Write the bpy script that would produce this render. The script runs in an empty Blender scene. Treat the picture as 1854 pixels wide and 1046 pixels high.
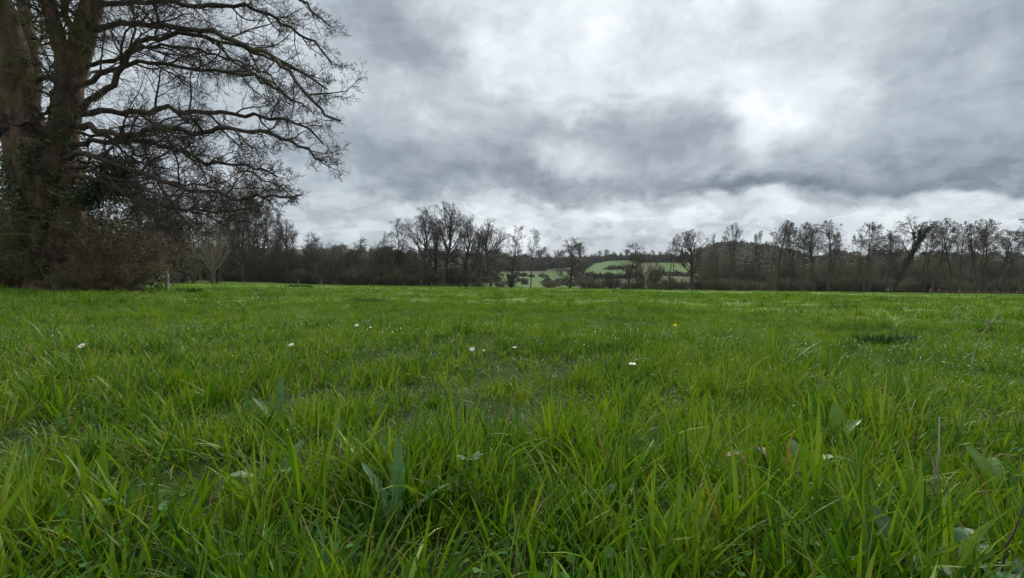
import bpy, math, numpy as np
from math import radians as rad, pi, atan, atan2, tan, cos, sin
sc = bpy.context.scene
COL = sc.collection
# ------------------------------------------------------------------ camera
F = 850.0; CX = 927.0; HZ = 514.0; CAMH = 0.41          # photo pixel focal length, centre column, horizon row
cd = bpy.data.cameras.new('camera'); cam = bpy.data.objects.new('camera', cd); COL.objects.link(cam)
cd.sensor_width = 36; cd.lens = 36 * F / 1854
cd.shift_y = -(523 - HZ) / 1854
cd.clip_start = 0.02; cd.clip_end = 8000
cam.location = (0, 0, CAMH); cam.rotation_euler = (rad(90), 0, 0)
sc.camera = cam
# ------------------------------------------------------------------ view
sc.view_settings.view_transform = 'Standard'; sc.view_settings.look = 'None'
sc.view_settings.exposure = 0.22; sc.view_settings.gamma = 1
sc.cycles.max_bounces = 5; sc.cycles.diffuse_bounces = 2; sc.cycles.glossy_bounces = 2
sc.cycles.transmission_bounces = 4; sc.cycles.transparent_max_bounces = 4
# ------------------------------------------------------------------ node helper
class N:
    def __init__(s, tree): s.t = tree; s.n = tree.nodes; s.l = tree.links
    def add(s, typ, ins=None, **kw):
        nd = s.n.new(typ)
        for k, v in kw.items(): setattr(nd, k, v)
        for k, v in (ins or {}).items():
            if isinstance(v, bpy.types.NodeSocket): s.l.new(v, nd.inputs[k])
            else: nd.inputs[k].default_value = v
        return nd
    def math(s, op, a, b=None, c=None, clamp=False):
        d = {0: a}
        if b is not None: d[1] = b
        if c is not None: d[2] = c
        return s.add('ShaderNodeMath', d, operation=op, use_clamp=clamp).outputs[0]
    def vmath(s, op, a, b=None, scale=None):
        d = {0: a}
        if b is not None: d[1] = b
        nd = s.add('ShaderNodeVectorMath', d, operation=op)
        if scale is not None: nd.inputs['Scale'].default_value = scale
        return nd.outputs[0]
    def noise(s, vec, scale, detail=3, rough=.5, dist=0, out='Fac'):
        nd = s.add('ShaderNodeTexNoise', {'Vector': vec, 'Scale': scale, 'Detail': detail, 'Roughness': rough, 'Distortion': dist})
        return nd.outputs[out]
    def ramp(s, fac, stops, interp='LINEAR'):
        nd = s.add('ShaderNodeValToRGB', {0: fac}); cr = nd.color_ramp; cr.interpolation = interp
        while len(cr.elements) < len(stops): cr.elements.new(.5)
        for e, (p, c) in zip(cr.elements, stops): e.position = p; e.color = (*c, 1) if len(c) == 3 else c
        return nd.outputs[0]
    def mix(s, fac, a, b, bt='MIX'):
        nd = s.add('ShaderNodeMix', data_type='RGBA', blend_type=bt)
        for k, v in ((0, fac), (6, a), (7, b)):
            if isinstance(v, bpy.types.NodeSocket): s.l.new(v, nd.inputs[k])
            else: nd.inputs[k].default_value = v if k == 0 else (*v, 1)
        return nd.outputs[2]
    def mapr(s, v, a, b, c, d):
        return s.add('ShaderNodeMapRange', {0: v, 1: a, 2: b, 3: c, 4: d}, clamp=True).outputs[0]
def lin(c): return tuple((x / 255 / 12.92) if x / 255 <= .04045 else ((x / 255 + .055) / 1.055) ** 2.4 for x in c)
# ------------------------------------------------------------------ sky
SUN_AZ = 9.0; SUN_EL = 38.0
def build_world():
    w = bpy.data.worlds.new('World'); sc.world = w; w.use_nodes = True
    w.cycles.sampling_method = 'MANUAL'; w.cycles.sample_map_resolution = 512
    g = N(w.node_tree); g.n.clear()
    gen = g.add('ShaderNodeTexCoord').outputs['Generated']
    sp = g.add('ShaderNodeSeparateXYZ', {0: gen})
    az = g.math('ARCTAN2', sp.outputs[0], sp.outputs[1])
    el = g.math('ARCSINE', sp.outputs[2])
    wc = g.vmath('MULTIPLY', gen, (1, 1, 1.35))
    w1 = g.vmath('MULTIPLY', g.vmath('SUBTRACT', g.noise(wc, 5.0, 4, .55, .4, 'Color'), (.5, .5, .5)), (.20, .105, 0))
    w2 = g.vmath('MULTIPLY', g.vmath('SUBTRACT', g.noise(wc, 15, 5, .6, .5, 'Color'), (.5, .5, .5)), (.085, .055, 0))
    wv = g.add('ShaderNodeSeparateXYZ', {0: g.vmath('ADD', w1, w2)})
    azw = g.math('MINIMUM', g.math('MAXIMUM', g.math('ADD', az, wv.outputs[0]), -.86), .86)
    ta = g.math('TANGENT', azw)
    fac = g.mapr(ta, -CX / F, (1900 - CX) / F, 0, 1)
    # elevation expressed as rise over forward distance, so that cloud banks stay level
    rho = g.math('MULTIPLY', g.math('SQRT', g.math('SUBTRACT', 1.0, g.math('MULTIPLY', sp.outputs[2], sp.outputs[2]))), g.math('COSINE', azw))
    rise = g.math('ADD', g.math('DIVIDE', sp.outputs[2], g.math('MAXIMUM', rho, .05)), g.math('MULTIPLY', wv.outputs[1], g.mapr(el, .02, .22, .45, 1.15)))
    cols = [0, 200, 400, 560, 640, 720, 800, 880, 960, 1040, 1120, 1200, 1280, 1360, 1440, 1520, 1600, 1700, 1800, 1900]
    rows = [  # cloud cover brightness by azimuth, one row per elevation
        (478, [195] * 3 + [195, 192, 195, 198, 200, 200, 190, 192, 194, 195, 198, 200, 198, 200, 204, 206, 206]),
        (440, [190, 190, 192, 192, 182, 192, 203, 214, 218, 182, 184, 192, 196, 200, 206, 200, 206, 212, 212, 212]),
        (410, [192, 192, 195, 198, 196, 188, 203, 218, 222, 186, 198, 214, 194, 206, 216, 200, 208, 216, 216, 216]),
        (382, [190, 188, 190, 186, 188, 196, 194, 214, 210, 206, 220, 213, 220, 212, 224, 209, 224, 224, 220, 220]),
        (361, [188, 190, 186, 190, 182, 165, 156, 208, 158, 146, 204, 178, 204, 200, 184, 172, 172, 200, 208, 212]),
        (341, [190, 190, 186, 176, 176, 146, 154, 172, 148, 145, 152, 140, 130, 126, 128, 126, 123, 124, 130, 142]),
        (310, [192, 188, 186, 186, 158, 154, 152, 146, 148, 190, 176, 164, 178, 178, 167, 164, 154, 142, 141, 140]),
        (280, [192, 188, 182, 168, 158, 152, 162, 156, 158, 196, 172, 158, 178, 196, 180, 182, 166, 150, 147, 142]),
        (240, [190, 190, 182, 172, 178, 182, 184, 180, 170, 164, 160, 168, 162, 234, 206, 200, 182, 166, 155, 150]),
        (200, [196, 196, 186, 180, 188, 193, 190, 184, 196, 204, 168, 180, 182, 242, 230, 204, 182, 175, 162, 158]),
        (150, [200, 198, 192, 188, 185, 193, 184, 212, 220, 230, 218, 213, 220, 236, 223, 224, 184, 172, 168, 165]),
        (100, [205, 200, 192, 192, 178, 162, 162, 212, 226, 230, 222, 214, 219, 212, 208, 198, 182, 172, 170, 168]),
        (50, [205, 200, 192, 190, 163, 155, 184, 209, 220, 232, 237, 208, 216, 205, 213, 198, 188, 180, 174, 170]),
        (0, [205, 200, 195, 186, 166, 170, 196, 206, 218, 233, 240, 210, 223, 212, 236, 206, 195, 188, 178, 172]),
        (-160, [205] * 8 + [215, 225, 225, 210, 205, 205, 205, 200, 195, 190, 190, 190])]
    v = None; prev = None
    for (py, vals) in rows:
        rr = g.add('ShaderNodeValToRGB', {0: fac}); cr = rr.color_ramp; cr.interpolation = 'CARDINAL'
        while len(cr.elements) < 20: cr.elements.new(.5)
        for e_, c_, q_ in zip(cr.elements, cols, vals): e_.position = c_ / 1900; e_.color = (q_ / 255,) * 3 + (1,)
        r_ = (HZ - py) / F
        if v is None: v = rr.outputs[0]
        else:
            mr = g.add('ShaderNodeMapRange', {0: rise, 1: prev, 2: r_, 3: 0.0, 4: 1.0}, interpolation_type='SMOOTHSTEP')
            nd = g.add('ShaderNodeMix', data_type='RGBA'); g.l.new(mr.outputs[0], nd.inputs[0]); g.l.new(v, nd.inputs[6]); g.l.new(rr.outputs[0], nd.inputs[7]); v = nd.outputs[2]
        prev = r_
    n1 = g.noise(wc, 8.5, 7, .54, .5)
    n2 = g.noise(wc, 30, 5, .6, .2)
    v = g.math('MULTIPLY_ADD', g.math('SUBTRACT', n1, .5), .19, v)
    v = g.math('MULTIPLY_ADD', g.math('SUBTRACT', n2, .5), .06, v)
    n3 = g.noise(g.vmath('ADD', wc, g.vmath('MULTIPLY', g.vmath('SUBTRACT', g.noise(wc, 9, 3, .5, 0, 'Color'), (.5, .5, .5)), (.16, .16, .12))), 11, 4, .45, 0)
    bil = g.math('MULTIPLY', g.math('ABSOLUTE', g.math('SUBTRACT', n3, .5)), 2.0)
    v = g.math('MULTIPLY_ADD', g.math('SUBTRACT', bil, .16), .10, v)
    e1 = g.add('ShaderNodeMapRange', {0: g.noise(wc, 6.5, 6, .55, .25), 1: .43, 2: .57, 3: -1.0, 4: 1.0}, interpolation_type='SMOOTHSTEP').outputs[0]
    e2 = g.add('ShaderNodeMapRange', {0: g.noise(g.vmath('MULTIPLY', gen, (1, 1, 2.1)), 16, 6, .58, .3), 1: .42, 2: .56, 3: -1.0, 4: 1.0}, interpolation_type='SMOOTHSTEP').outputs[0]
    v = g.math('MULTIPLY_ADD', e1, .016, v)
    v = g.math('MULTIPLY_ADD', g.math('MULTIPLY', e2, g.mapr(el, .10, .24, 1.0, .25)), .048, v)
    v = g.math('MINIMUM', g.math('MAXIMUM', v, .45), 1.0)
    col = g.ramp(v, [(.42, lin((92, 103, 113))), (.52, lin((119, 130, 140))), (.62, lin((146, 156, 166))), (.72, lin((173, 183, 191))),
                     (.82, lin((199, 208, 215))), (.92, lin((224, 231, 236))), (1.0, lin((242, 246, 249)))])
    warm = g.mapr(el, 0.02, 0.20, 1.0, 0.0)
    col = g.mix(g.math('MULTIPLY', warm, .55), col, g.mix(1.0, col, (1.03, 1.0, .955), 'MULTIPLY'))
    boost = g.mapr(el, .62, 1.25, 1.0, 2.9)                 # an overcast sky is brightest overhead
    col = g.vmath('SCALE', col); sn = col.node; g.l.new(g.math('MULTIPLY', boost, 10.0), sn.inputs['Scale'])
    sky = g.add('ShaderNodeTexSky', sky_type='NISHITA', sun_disc=False)
    sky.sun_elevation = rad(SUN_EL); sky.sun_rotation = rad(SUN_AZ)
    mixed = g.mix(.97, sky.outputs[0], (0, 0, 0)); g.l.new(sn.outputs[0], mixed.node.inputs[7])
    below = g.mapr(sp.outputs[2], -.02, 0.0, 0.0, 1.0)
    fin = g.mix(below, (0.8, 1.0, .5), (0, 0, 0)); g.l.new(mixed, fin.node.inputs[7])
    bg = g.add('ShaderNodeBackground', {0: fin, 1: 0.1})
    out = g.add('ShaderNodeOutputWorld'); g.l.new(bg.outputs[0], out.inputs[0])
build_world()
sl = bpy.data.lights.new('sun', 'SUN'); sl.energy = 3.0; sl.angle = rad(16); sl.color = (1, .965, .91)
so = bpy.data.objects.new('sun', sl); COL.objects.link(so)
so.rotation_euler = (rad(90 - SUN_EL), 0, rad(180 - SUN_AZ)); so.location = (0, 0, 60)
# sun comes from az SUN_AZ (towards +Y, a little right), so light travels towards the camera

# ------------------------------------------------------------------ object helpers
def tag(o, label=None, cat=None, group=None, kind=None):
    if label: o['label'] = label
    if cat: o['category'] = cat
    if group: o['group'] = group
    if kind: o['kind'] = kind
    return o
def empty(name, loc, label, cat, group=None, rz=0, scale=(1, 1, 1)):
    o = bpy.data.objects.new(name, None); COL.objects.link(o); o.location = loc
    o.rotation_euler = (0, 0, rz); o.scale = scale; o.empty_display_size = .3
    return tag(o, label, cat, group)
def link(name, me, parent=None):
    o = bpy.data.objects.new(name, me); COL.objects.link(o)
    if parent: o.parent = parent
    return o
def raw_mesh(name, V, Q=None, T=None, mats=(), attr=None, smooth=True, mi=None):
    """V (n,3); Q (m,4) quads; T (k,3) tris; attr dict name->(n,3) or (n,)"""
    me = bpy.data.meshes.new(name)
    Q = np.zeros((0, 4), np.int32) if Q is None else Q; T = np.zeros((0, 3), np.int32) if T is None else T
    nl = Q.size + T.size; nf = len(Q) + len(T)
    me.vertices.add(len(V)); me.vertices.foreach_set('co', np.ascontiguousarray(V, np.float32).ravel())
    me.loops.add(nl); me.loops.foreach_set('vertex_index', np.concatenate([Q.ravel(), T.ravel()]).astype(np.int32))
    me.polygons.add(nf)
    st = np.concatenate([np.arange(len(Q)) * 4, len(Q) * 4 + np.arange(len(T)) * 3]).astype(np.int32)
    me.polygons.foreach_set('loop_start', st)
    me.polygons.foreach_set('use_smooth', np.full(nf, smooth, bool))
    if mi is not None: me.polygons.foreach_set('material_index', mi.astype(np.int32))
    for m in mats: me.materials.append(m)
    for k, a in (attr or {}).items():
        a = np.asarray(a, np.float32)
        if a.ndim == 2: me.attributes.new(k, 'FLOAT_VECTOR', 'POINT').data.foreach_set('vector', np.ascontiguousarray(a).ravel())
        else: me.attributes.new(k, 'FLOAT', 'POINT').data.foreach_set('value', a)
    me.update(calc_edges=True); me.validate()
    return me
class MB:
    def __init__(s): s.V = []; s.Q = []; s.T = []; s.n = 0; s.qm = []; s.tm = []
    def add(s, V, Q=None, T=None, m=0):
        V = np.asarray(V, float).reshape(-1, 3)
        if Q is not None and len(Q): s.Q.append(np.asarray(Q, np.int64).reshape(-1, 4) + s.n); s.qm.append(np.full(len(s.Q[-1]), m))
        if T is not None and len(T): s.T.append(np.asarray(T, np.int64).reshape(-1, 3) + s.n); s.tm.append(np.full(len(s.T[-1]), m))
        s.V.append(V); s.n += len(V)
    def mesh(s, name, mats, smooth=True):
        if not isinstance(mats, (list, tuple)): mats = [mats]
        Q = np.concatenate(s.Q) if s.Q else None; T = np.concatenate(s.T) if s.T else None
        return raw_mesh(name, np.concatenate(s.V), Q, T, mats, smooth=smooth, mi=np.concatenate(s.qm + s.tm))
def nrm(a): return a / (np.linalg.norm(a, axis=-1, keepdims=True) + 1e-9)
def tubes(mb, P, R, sides, m=0):
    """P (M,K,3) polylines, R (M,K)"""
    M, K, _ = P.shape
    if M == 0: return
    T = nrm(np.gradient(P, axis=1)); ref = np.array([.31, .22, .92]); ref2 = np.array([.9, -.3, .1])
    mean = nrm(P[:, -1] - P[:, 0])[:, None, :]
    use = (np.abs((mean * ref / np.linalg.norm(ref)).sum(-1, keepdims=True)) > .85)
    rf = np.where(use, ref2, ref)
    A = nrm(np.cross(T, np.broadcast_to(rf, T.shape))); B = np.cross(T, A)
    an = np.arange(sides) * 2 * pi / sides
    ring = P[:, :, None, :] + R[:, :, None, None] * (np.cos(an)[:, None] * A[:, :, None, :] + np.sin(an)[:, None] * B[:, :, None, :])
    V = ring.reshape(-1, 3)
    i = np.arange(M)[:, None, None] * K * sides + np.arange(K - 1)[None, :, None] * sides
    j = np.arange(sides)[None, None, :]; j2 = (j + 1) % sides
    Q = np.stack([i + j, i + j2, i + sides + j2, i + sides + j], -1).reshape(-1, 4)
    mb.add(V, Q, m=m)
def box(mb, c, s, rz=0, m=0, bev=0.0):
    x, y, z = np.array(s) / 2.0; b = min(bev, x * .9, y * .9)
    pts = [(-x + b, -y), (x - b, -y), (x, -y + b), (x, y - b), (x - b, y), (-x + b, y), (-x, y - b), (-x, -y + b)]
    V = [(px * cos(rz) - py * sin(rz) + c[0], px * sin(rz) + py * cos(rz) + c[1], c[2] + k * z) for k in (-1, 1) for px, py in pts]
    Q = [(i, (i + 1) % 8, 8 + (i + 1) % 8, 8 + i) for i in range(8)]
    V.append((c[0], c[1], c[2] + z)); V.append((c[0], c[1], c[2] - z))
    T = [(8 + i, 8 + (i + 1) % 8, 16) for i in range(8)] + [((i + 1) % 8, i, 17) for i in range(8)]
    mb.add(V, Q, T, m)

# ------------------------------------------------------------------ terrain
def ss(a, b, x):
    t = np.clip((x - a) / (b - a), 0, 1); return t * t * (3 - 2 * t)
_rg = np.random.default_rng(5)
_w = [(_rg.uniform(-1, 1, 2) * f, _rg.uniform(0, 6.28), am) for f, am in
      [(.12, .05)] * 3 + [(.5, .022)] * 4 + [(1.6, .010)] * 5 + [(5, .006)] * 5 + [(12, .003)] * 4]
def bumps(x, y):
    r = 0
    for (k, ph, a) in _w: r = r + a * np.sin(k[0] * 2 * x + k[1] * 2 * y + ph)
    return r
def field_z(x, y):
    z = -.0142 * 90 * np.tanh(x / 90) * 1.12 - .0036 * np.clip(y, -60, 400)
    z = z + bumps(x, y) * np.clip((np.hypot(x, y) + .6) / 3, .35, 1)
    z = z + .55 * ss(72, 104, y) * ss(-30, -50, x)
    return z
RX = [-3000, 300, 500, 560, 620, 680, 740, 880, 1000, 1080, 1200, 1265, 1295, 1335, 1385, 1430, 1500, 1600, 1854, 2400, 5000]
RY = [462, 456, 452, 449, 450, 457, 463, 466, 467, 465, 466, 462, 452, 447, 452, 463, 465, 467, 470, 474, 476]
def col_of(x, y):
    th = np.clip(np.arctan2(x, y), -1.25, 1.25); return CX + F * np.tan(th), np.hypot(x, y) * np.cos(th)
def terrain(x, y):
    fz = field_z(x, y)
    px, Y = col_of(x, y)
    ridge = (HZ - np.interp(px, RX, RY)) / F
    yr = np.interp(px, [0, 500, 620, 760, 1250, 1320, 1400, 1500], [600, 620, 600, 480, 480, 640, 600, 470])
    s = np.clip((Y - 118) / (yr - 118), 0, 1)
    e0 = -0.012
    e = e0 + (ridge - e0) * (1 - (1 - s) ** 1.35)
    hz = CAMH + Y * e
    past = np.clip(Y - yr, 0, None)
    hz = np.where(Y > yr, CAMH + yr * ridge - past * .012, hz)
    hz = hz + .8 * np.sin(x * .03 + 1) * ss(150, 300, Y) * np.cos(y * .021)
    w = ss(100, 128, Y)
    back = ss(-40, 40, y)
    fz = np.where(Y > 96, fz - .9 * ss(97, 104, Y) * (1 - ss(-40, -50, x)), fz)
    return fz * (1 - w * back) + hz * w * back
def tz(x, y): return float(terrain(np.array([float(x)]), np.array([float(y)]))[0])
def at(px, Y, dy=0.0):
    x = (px - CX) / F * Y; return (x, Y, tz(x, Y) + dy)

# ------------------------------------------------------------------ materials
def mat(name, rough=.8, spec=.3):
    m = bpy.data.materials.new(name); m.use_nodes = True; g = N(m.node_tree)
    b = g.n['Principled BSDF']; b.inputs['Roughness'].default_value = rough; b.inputs['Specular IOR Level'].default_value = spec
    return m, g, b
def obj_co(g): return g.add('ShaderNodeTexCoord').outputs['Object']
def bark(name, dark, mid, moss=None, mossamt=.3, sc_=6, rough=.9, sp=.15):
    m, g, b = mat(name, rough, sp)
    co = obj_co(g); st = g.vmath('MULTIPLY', co, (1, 1, .25))
    n = g.noise(st, sc_ * 2.2, 6, .65, .3); c = g.ramp(n, [(.3, dark), (.7, mid)])
    if moss:
        k = g.noise(co, sc_ * .35, 4, .6); k = g.mapr(k, .62 - mossamt * .35, .70 - mossamt * .2, 0, .85)
        c = g.mix(k, c, moss)
    g.l.new(c, b.inputs['Base Color'])
    bp = g.add('ShaderNodeBump', {'Height': n, 'Strength': 1.0, 'Distance': .06}); g.l.new(bp.outputs[0], b.inputs['Normal'])
    return m
M_OAKTRUNK = bark('oak_bark', (.020, .014, .011), (.23, .140, .104), (.11, .105, .05), .12, 2.2)
M_OAKBR = bark('oak_branch_bark', (.035, .026, .024), (.105, .078, .068), (.085, .085, .045), .12, 2)
M_MOSSBR = bark('mossy_bark', (.08, .06, .04), (.17, .135, .09), (.13, .135, .045), .8, 2)
M_FARBARK = bark('far_bark', (.045, .036, .030), (.11, .088, .070), (.08, .08, .045), .25, .7)
M_FARTWIG = bark('far_twig_bark', (.066, .052, .045), (.122, .096, .080), None, 0, .5)
M_PALEBARK = bark('pale_bark', (.075, .062, .048), (.17, .142, .11), (.085, .09, .045), .3, .8)
M_PALETWIG = bark('pale_twig_bark', (.16, .13, .098), (.27, .22, .165), None, 0, .5)
M_BROWNTWIG = bark('hedge_twig_bark', (.085, .064, .044), (.20, .150, .100), (.115, .125, .05), .45, .22)
M_NEARTWIG = bark('thicket_twig_bark', (.06, .045, .035), (.24, .18, .125), (.13, .135, .06), .4, 1.4)
def leafmat(name, a, b_, c_, rough=.55, trans=.25, scale=1.3):
    m, g, b = mat(name, rough, .35)
    co = obj_co(g); n = g.noise(co, scale, 4, .7)
    c = g.ramp(n, [(.32, a), (.5, b_), (.68, c_)]); g.l.new(c, b.inputs['Base Color'])
    tr = g.add('ShaderNodeBsdfTranslucent', {0: c}); mx = g.add('ShaderNodeMixShader', {0: trans, 1: b.outputs[0], 2: tr.outputs[0]})
    g.l.new(mx.outputs[0], g.n['Material Output'].inputs[0]); return m
M_IVY = leafmat('ivy_leaves', (.014, .026, .010), (.025, .042, .015), (.05, .065, .024), .45, .1, 2)
M_BROWNLEAF = leafmat('withered_leaves', (.15, .08, .042), (.10, .078, .042), (.06, .075, .028), .7, .3, 1.1)
M_HEDGELEAF = leafmat('hedge_buds', (.10, .078, .045), (.095, .098, .045), (.14, .145, .06), .7, .2, .25)
M_CONIFER = leafmat('conifer_needles', (.018, .030, .018), (.028, .042, .024), (.042, .055, .030), .7, .1, .1)

# ------------------------------------------------------------------ ground
def ground_material(name, near):
    m, g, b = mat(name, .95, .1)
    geo = g.add('ShaderNodeNewGeometry'); co = geo.outputs['Position']
    if near:
        n = g.noise(co, .6, 6, .65); n2 = g.noise(co, 6, 5, .7); n3 = g.noise(co, .11, 4, .6)
        c = g.ramp(n, [(.34, (.046, .094, .014)), (.5, (.088, .148, .016)), (.66, (.140, .190, .030))])
        soil = g.ramp(n2, [(.3, (.014, .016, .006)), (.7, (.032, .055, .012))])
        d = g.add('ShaderNodeVectorMath', {0: co}, operation='LENGTH').outputs['Value']
        k = g.mapr(d, 2.5, 14, 0, 1); c = g.mix(k, soil, c)
        c = g.mix(g.mapr(n3, .55, .7, 0, .5), c, (.075, .125, .02))
        # tawny unmown strip along the far edge of the field
        yy = g.add('ShaderNodeSeparateXYZ', {0: co}).outputs[1]
        e = g.mapr(g.math('ADD', yy, g.math('MULTIPLY', n, 5)), 88.5, 93, 0, .85)
        c = g.mix(e, c, (.155, .150, .075))
        g.l.new(c, b.inputs['Base Color'])
        bp = g.add('ShaderNodeBump', {'Height': n2, 'Strength': .7, 'Distance': .05}); g.l.new(bp.outputs[0], b.inputs['Normal'])
    else:
        a = g.add('ShaderNodeAttribute', attribute_name='cover').outputs['Vector']
        s = g.add('ShaderNodeSeparateXYZ', {0: a})
        n = g.noise(co, .045, 6, .65); n2 = g.noise(co, .5, 5, .7)
        scrub = g.ramp(g.math('ADD', g.math('MULTIPLY', n, .6), g.math('MULTIPLY', n2, .4)), [(.36, (.042, .037, .022)), (.5, (.056, .060, .027)), (.64, (.070, .092, .028))])
        past = g.ramp(g.math('ADD', g.math('MULTIPLY', n, .5), g.math('MULTIPLY', n2, .5)), [(.36, (.040, .080, .014)), (.64, (.064, .116, .018))])
        c = g.mix(g.mapr(s.outputs[0], .35, .65, 0, 1), scrub, past)
        c = g.mix(s.outputs[1], c, (.125, .130, .050))
        g.l.new(c, b.inputs['Base Color'])
    return m
def build_ground():
    th = np.concatenate([np.arange(-180, -64, 4.0), np.arange(-64, 64, .4), np.arange(64, 180, 4.0)]); nt = len(th)
    r = np.concatenate([np.geomspace(.12, 5, 34), np.geomspace(5, 88, 46)[1:], np.arange(89.5, 132, 1.5), np.geomspace(132, 720, 60)[1:], np.geomspace(720, 2500, 12)[1:]])
    R, TH = np.meshgrid(r, np.radians(th), indexing='ij')
    cosl = np.cos(np.clip(TH, -1.25, 1.25))
    # far rings follow lines of equal forward distance so the field edge runs straight across
    fl = ss(30, 90, R) * (1 - ss(700, 1200, R)); RR = R * (1 - fl) + R / np.clip(cosl, .31, 1) * fl
    X = RR * np.sin(TH); Y = RR * np.cos(TH); Z = terrain(X, Y)
    far = R > 2400; Z = np.where(far, -60, Z)
    V = np.stack([X, Y, Z], -1).reshape(-1, 3); V = np.vstack([V, [0, 0, tz(0, 0)]])
    i = np.arange(len(r) - 1)[:, None]; j = np.arange(nt)[None, :]; j2 = (j + 1) % nt
    Q = np.stack([i * nt + j, (i + 1) * nt + j, (i + 1) * nt + j2, i * nt + j2], -1).reshape(-1, 4)
    T = np.stack([np.full(nt, len(V) - 1), np.arange(nt), (np.arange(nt) + 1) % nt], -1)
    ring = np.repeat(np.arange(len(r) - 1), nt); edge = int(np.argmin(abs(r - 96.9)))
    nearm = ring < edge
    def sub(name, sel, Tt, material, attr=None):
        q = Q[sel]; used = np.unique(np.concatenate([q.ravel(), Tt.ravel()])); mp = np.full(len(V), -1); mp[used] = np.arange(len(used))
        at_ = None
        if attr is not None: at_ = {'cover': attr[used]}
        me = raw_mesh(name, V[used], mp[q], mp[Tt] if len(Tt) else None, [material], at_)
        return tag(link(name, me), kind='structure')
    sub('field', nearm, T, ground_material('field_soil_and_sward', True))
    px, YY = col_of(V[:, 0], V[:, 1]); py = HZ - (V[:, 2] - CAMH) / F ** 0 / np.maximum(YY, 1) * F
    px = px + 7 * np.sin(V[:, 1] * .11 + V[:, 0] * .05) + 4 * np.sin(V[:, 0] * .19 + 1); py = py + 1.6 * np.sin(V[:, 0] * .09 + 2) + 1.0 * np.sin(V[:, 0] * .23)
    def reg(x0, x1, y0, y1, s=5):
        return ss(x0 - s, x0 + s, px) * (1 - ss(x1 - s, x1 + s, px)) * ss(y0 - 1.5, y0 + 1.5, py) * (1 - ss(y1 - 1.5, y1 + 1.5, py))
    yy2 = (V[:, 1] > 100)
    cov = np.zeros((len(V), 3))
    g_ = np.maximum.reduce([reg(1056, 1156, 471, 502, 5), reg(976, 1032, 489, 512, 8), reg(1186, 1262, 475, 496), reg(840, 1090, 495, 524, 10) * (.68 + .10 * np.sin(V[:, 0] * .21) * np.sin(V[:, 1] * .13)),
                            reg(1255, 1330, 501, 514) * .9, reg(1370, 1392, 511, 528) * 1, reg(1186, 1300, 505, 516) * .6, reg(970, 1010, 480, 487) * .8])
    cov[:, 0] = g_ * yy2
    cov[:, 1] = (reg(310, 540, 504, 517, 6)) * .7 * yy2
    sub('hills', ~nearm, np.zeros((0, 3), int), ground_material('hill_pasture_and_scrub', False), cov)
build_ground()

# ------------------------------------------------------------------ grass
def grass_material(name='grass_blades', shift=0.0):
    m, g, b = mat(name, .50, .22)
    a = g.add('ShaderNodeAttribute', attribute_name='blade').outputs['Vector']
    s = g.add('ShaderNodeSeparateXYZ', {0: a}); rnd, t, kind = s.outputs
    geo = g.add('ShaderNodeNewGeometry'); pos = geo.outputs['Position']
    patch = g.noise(pos, .55, 5, .6); patch2 = g.noise(pos, 3.2, 3, .6)
    patch3 = g.noise(pos, 11, 2, .5)
    f = g.math('ADD', g.math('ADD', g.math('MULTIPLY', rnd, .46), g.math('MULTIPLY', patch3, .28)), g.math('ADD', g.math('MULTIPLY', patch, .48), g.math('MULTIPLY', patch2, .30)))
    c = g.ramp(f, [(.46, (.012, .052, .014)), (.60, (.042, .112, .010)), (.74, (.092, .176, .007)), (.88, (.168, .240, .014)), (1.0, (.200, .235, .04))])
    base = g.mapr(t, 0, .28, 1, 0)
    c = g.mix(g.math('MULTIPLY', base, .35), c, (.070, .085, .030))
    dead = g.ramp(g.math('FRACT', g.math('MULTIPLY', rnd, 37.3)), [(0, (.17, .135, .07)), (.45, (.14, .115, .06)), (.62, (.26, .13, .04)), (.8, (.25, .20, .08)), (1, (.19, .17, .06))])
    dk = g.math('MULTIPLY', g.mapr(kind, .4, .6, 0, 1), g.mapr(g.math('ADD', t, g.math('MULTIPLY', kind, .62)), .95, 1.25, 0, 1))
    c = g.mix(dk, c, dead)
    g.l.new(c, b.inputs['Base Color'])
    ct = g.mix(1.0, c, (1.15, 1.25, .5), 'MULTIPLY')
    tr = g.add('ShaderNodeBsdfTranslucent', {0: ct}); mx = g.add('ShaderNodeMixShader', {0: .34, 1: b.outputs[0], 2: tr.outputs[0]})
    g.l.new(mx.outputs[0], g.n['Material Output'].inputs[0]); return m
M_GRASS = grass_material()
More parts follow.
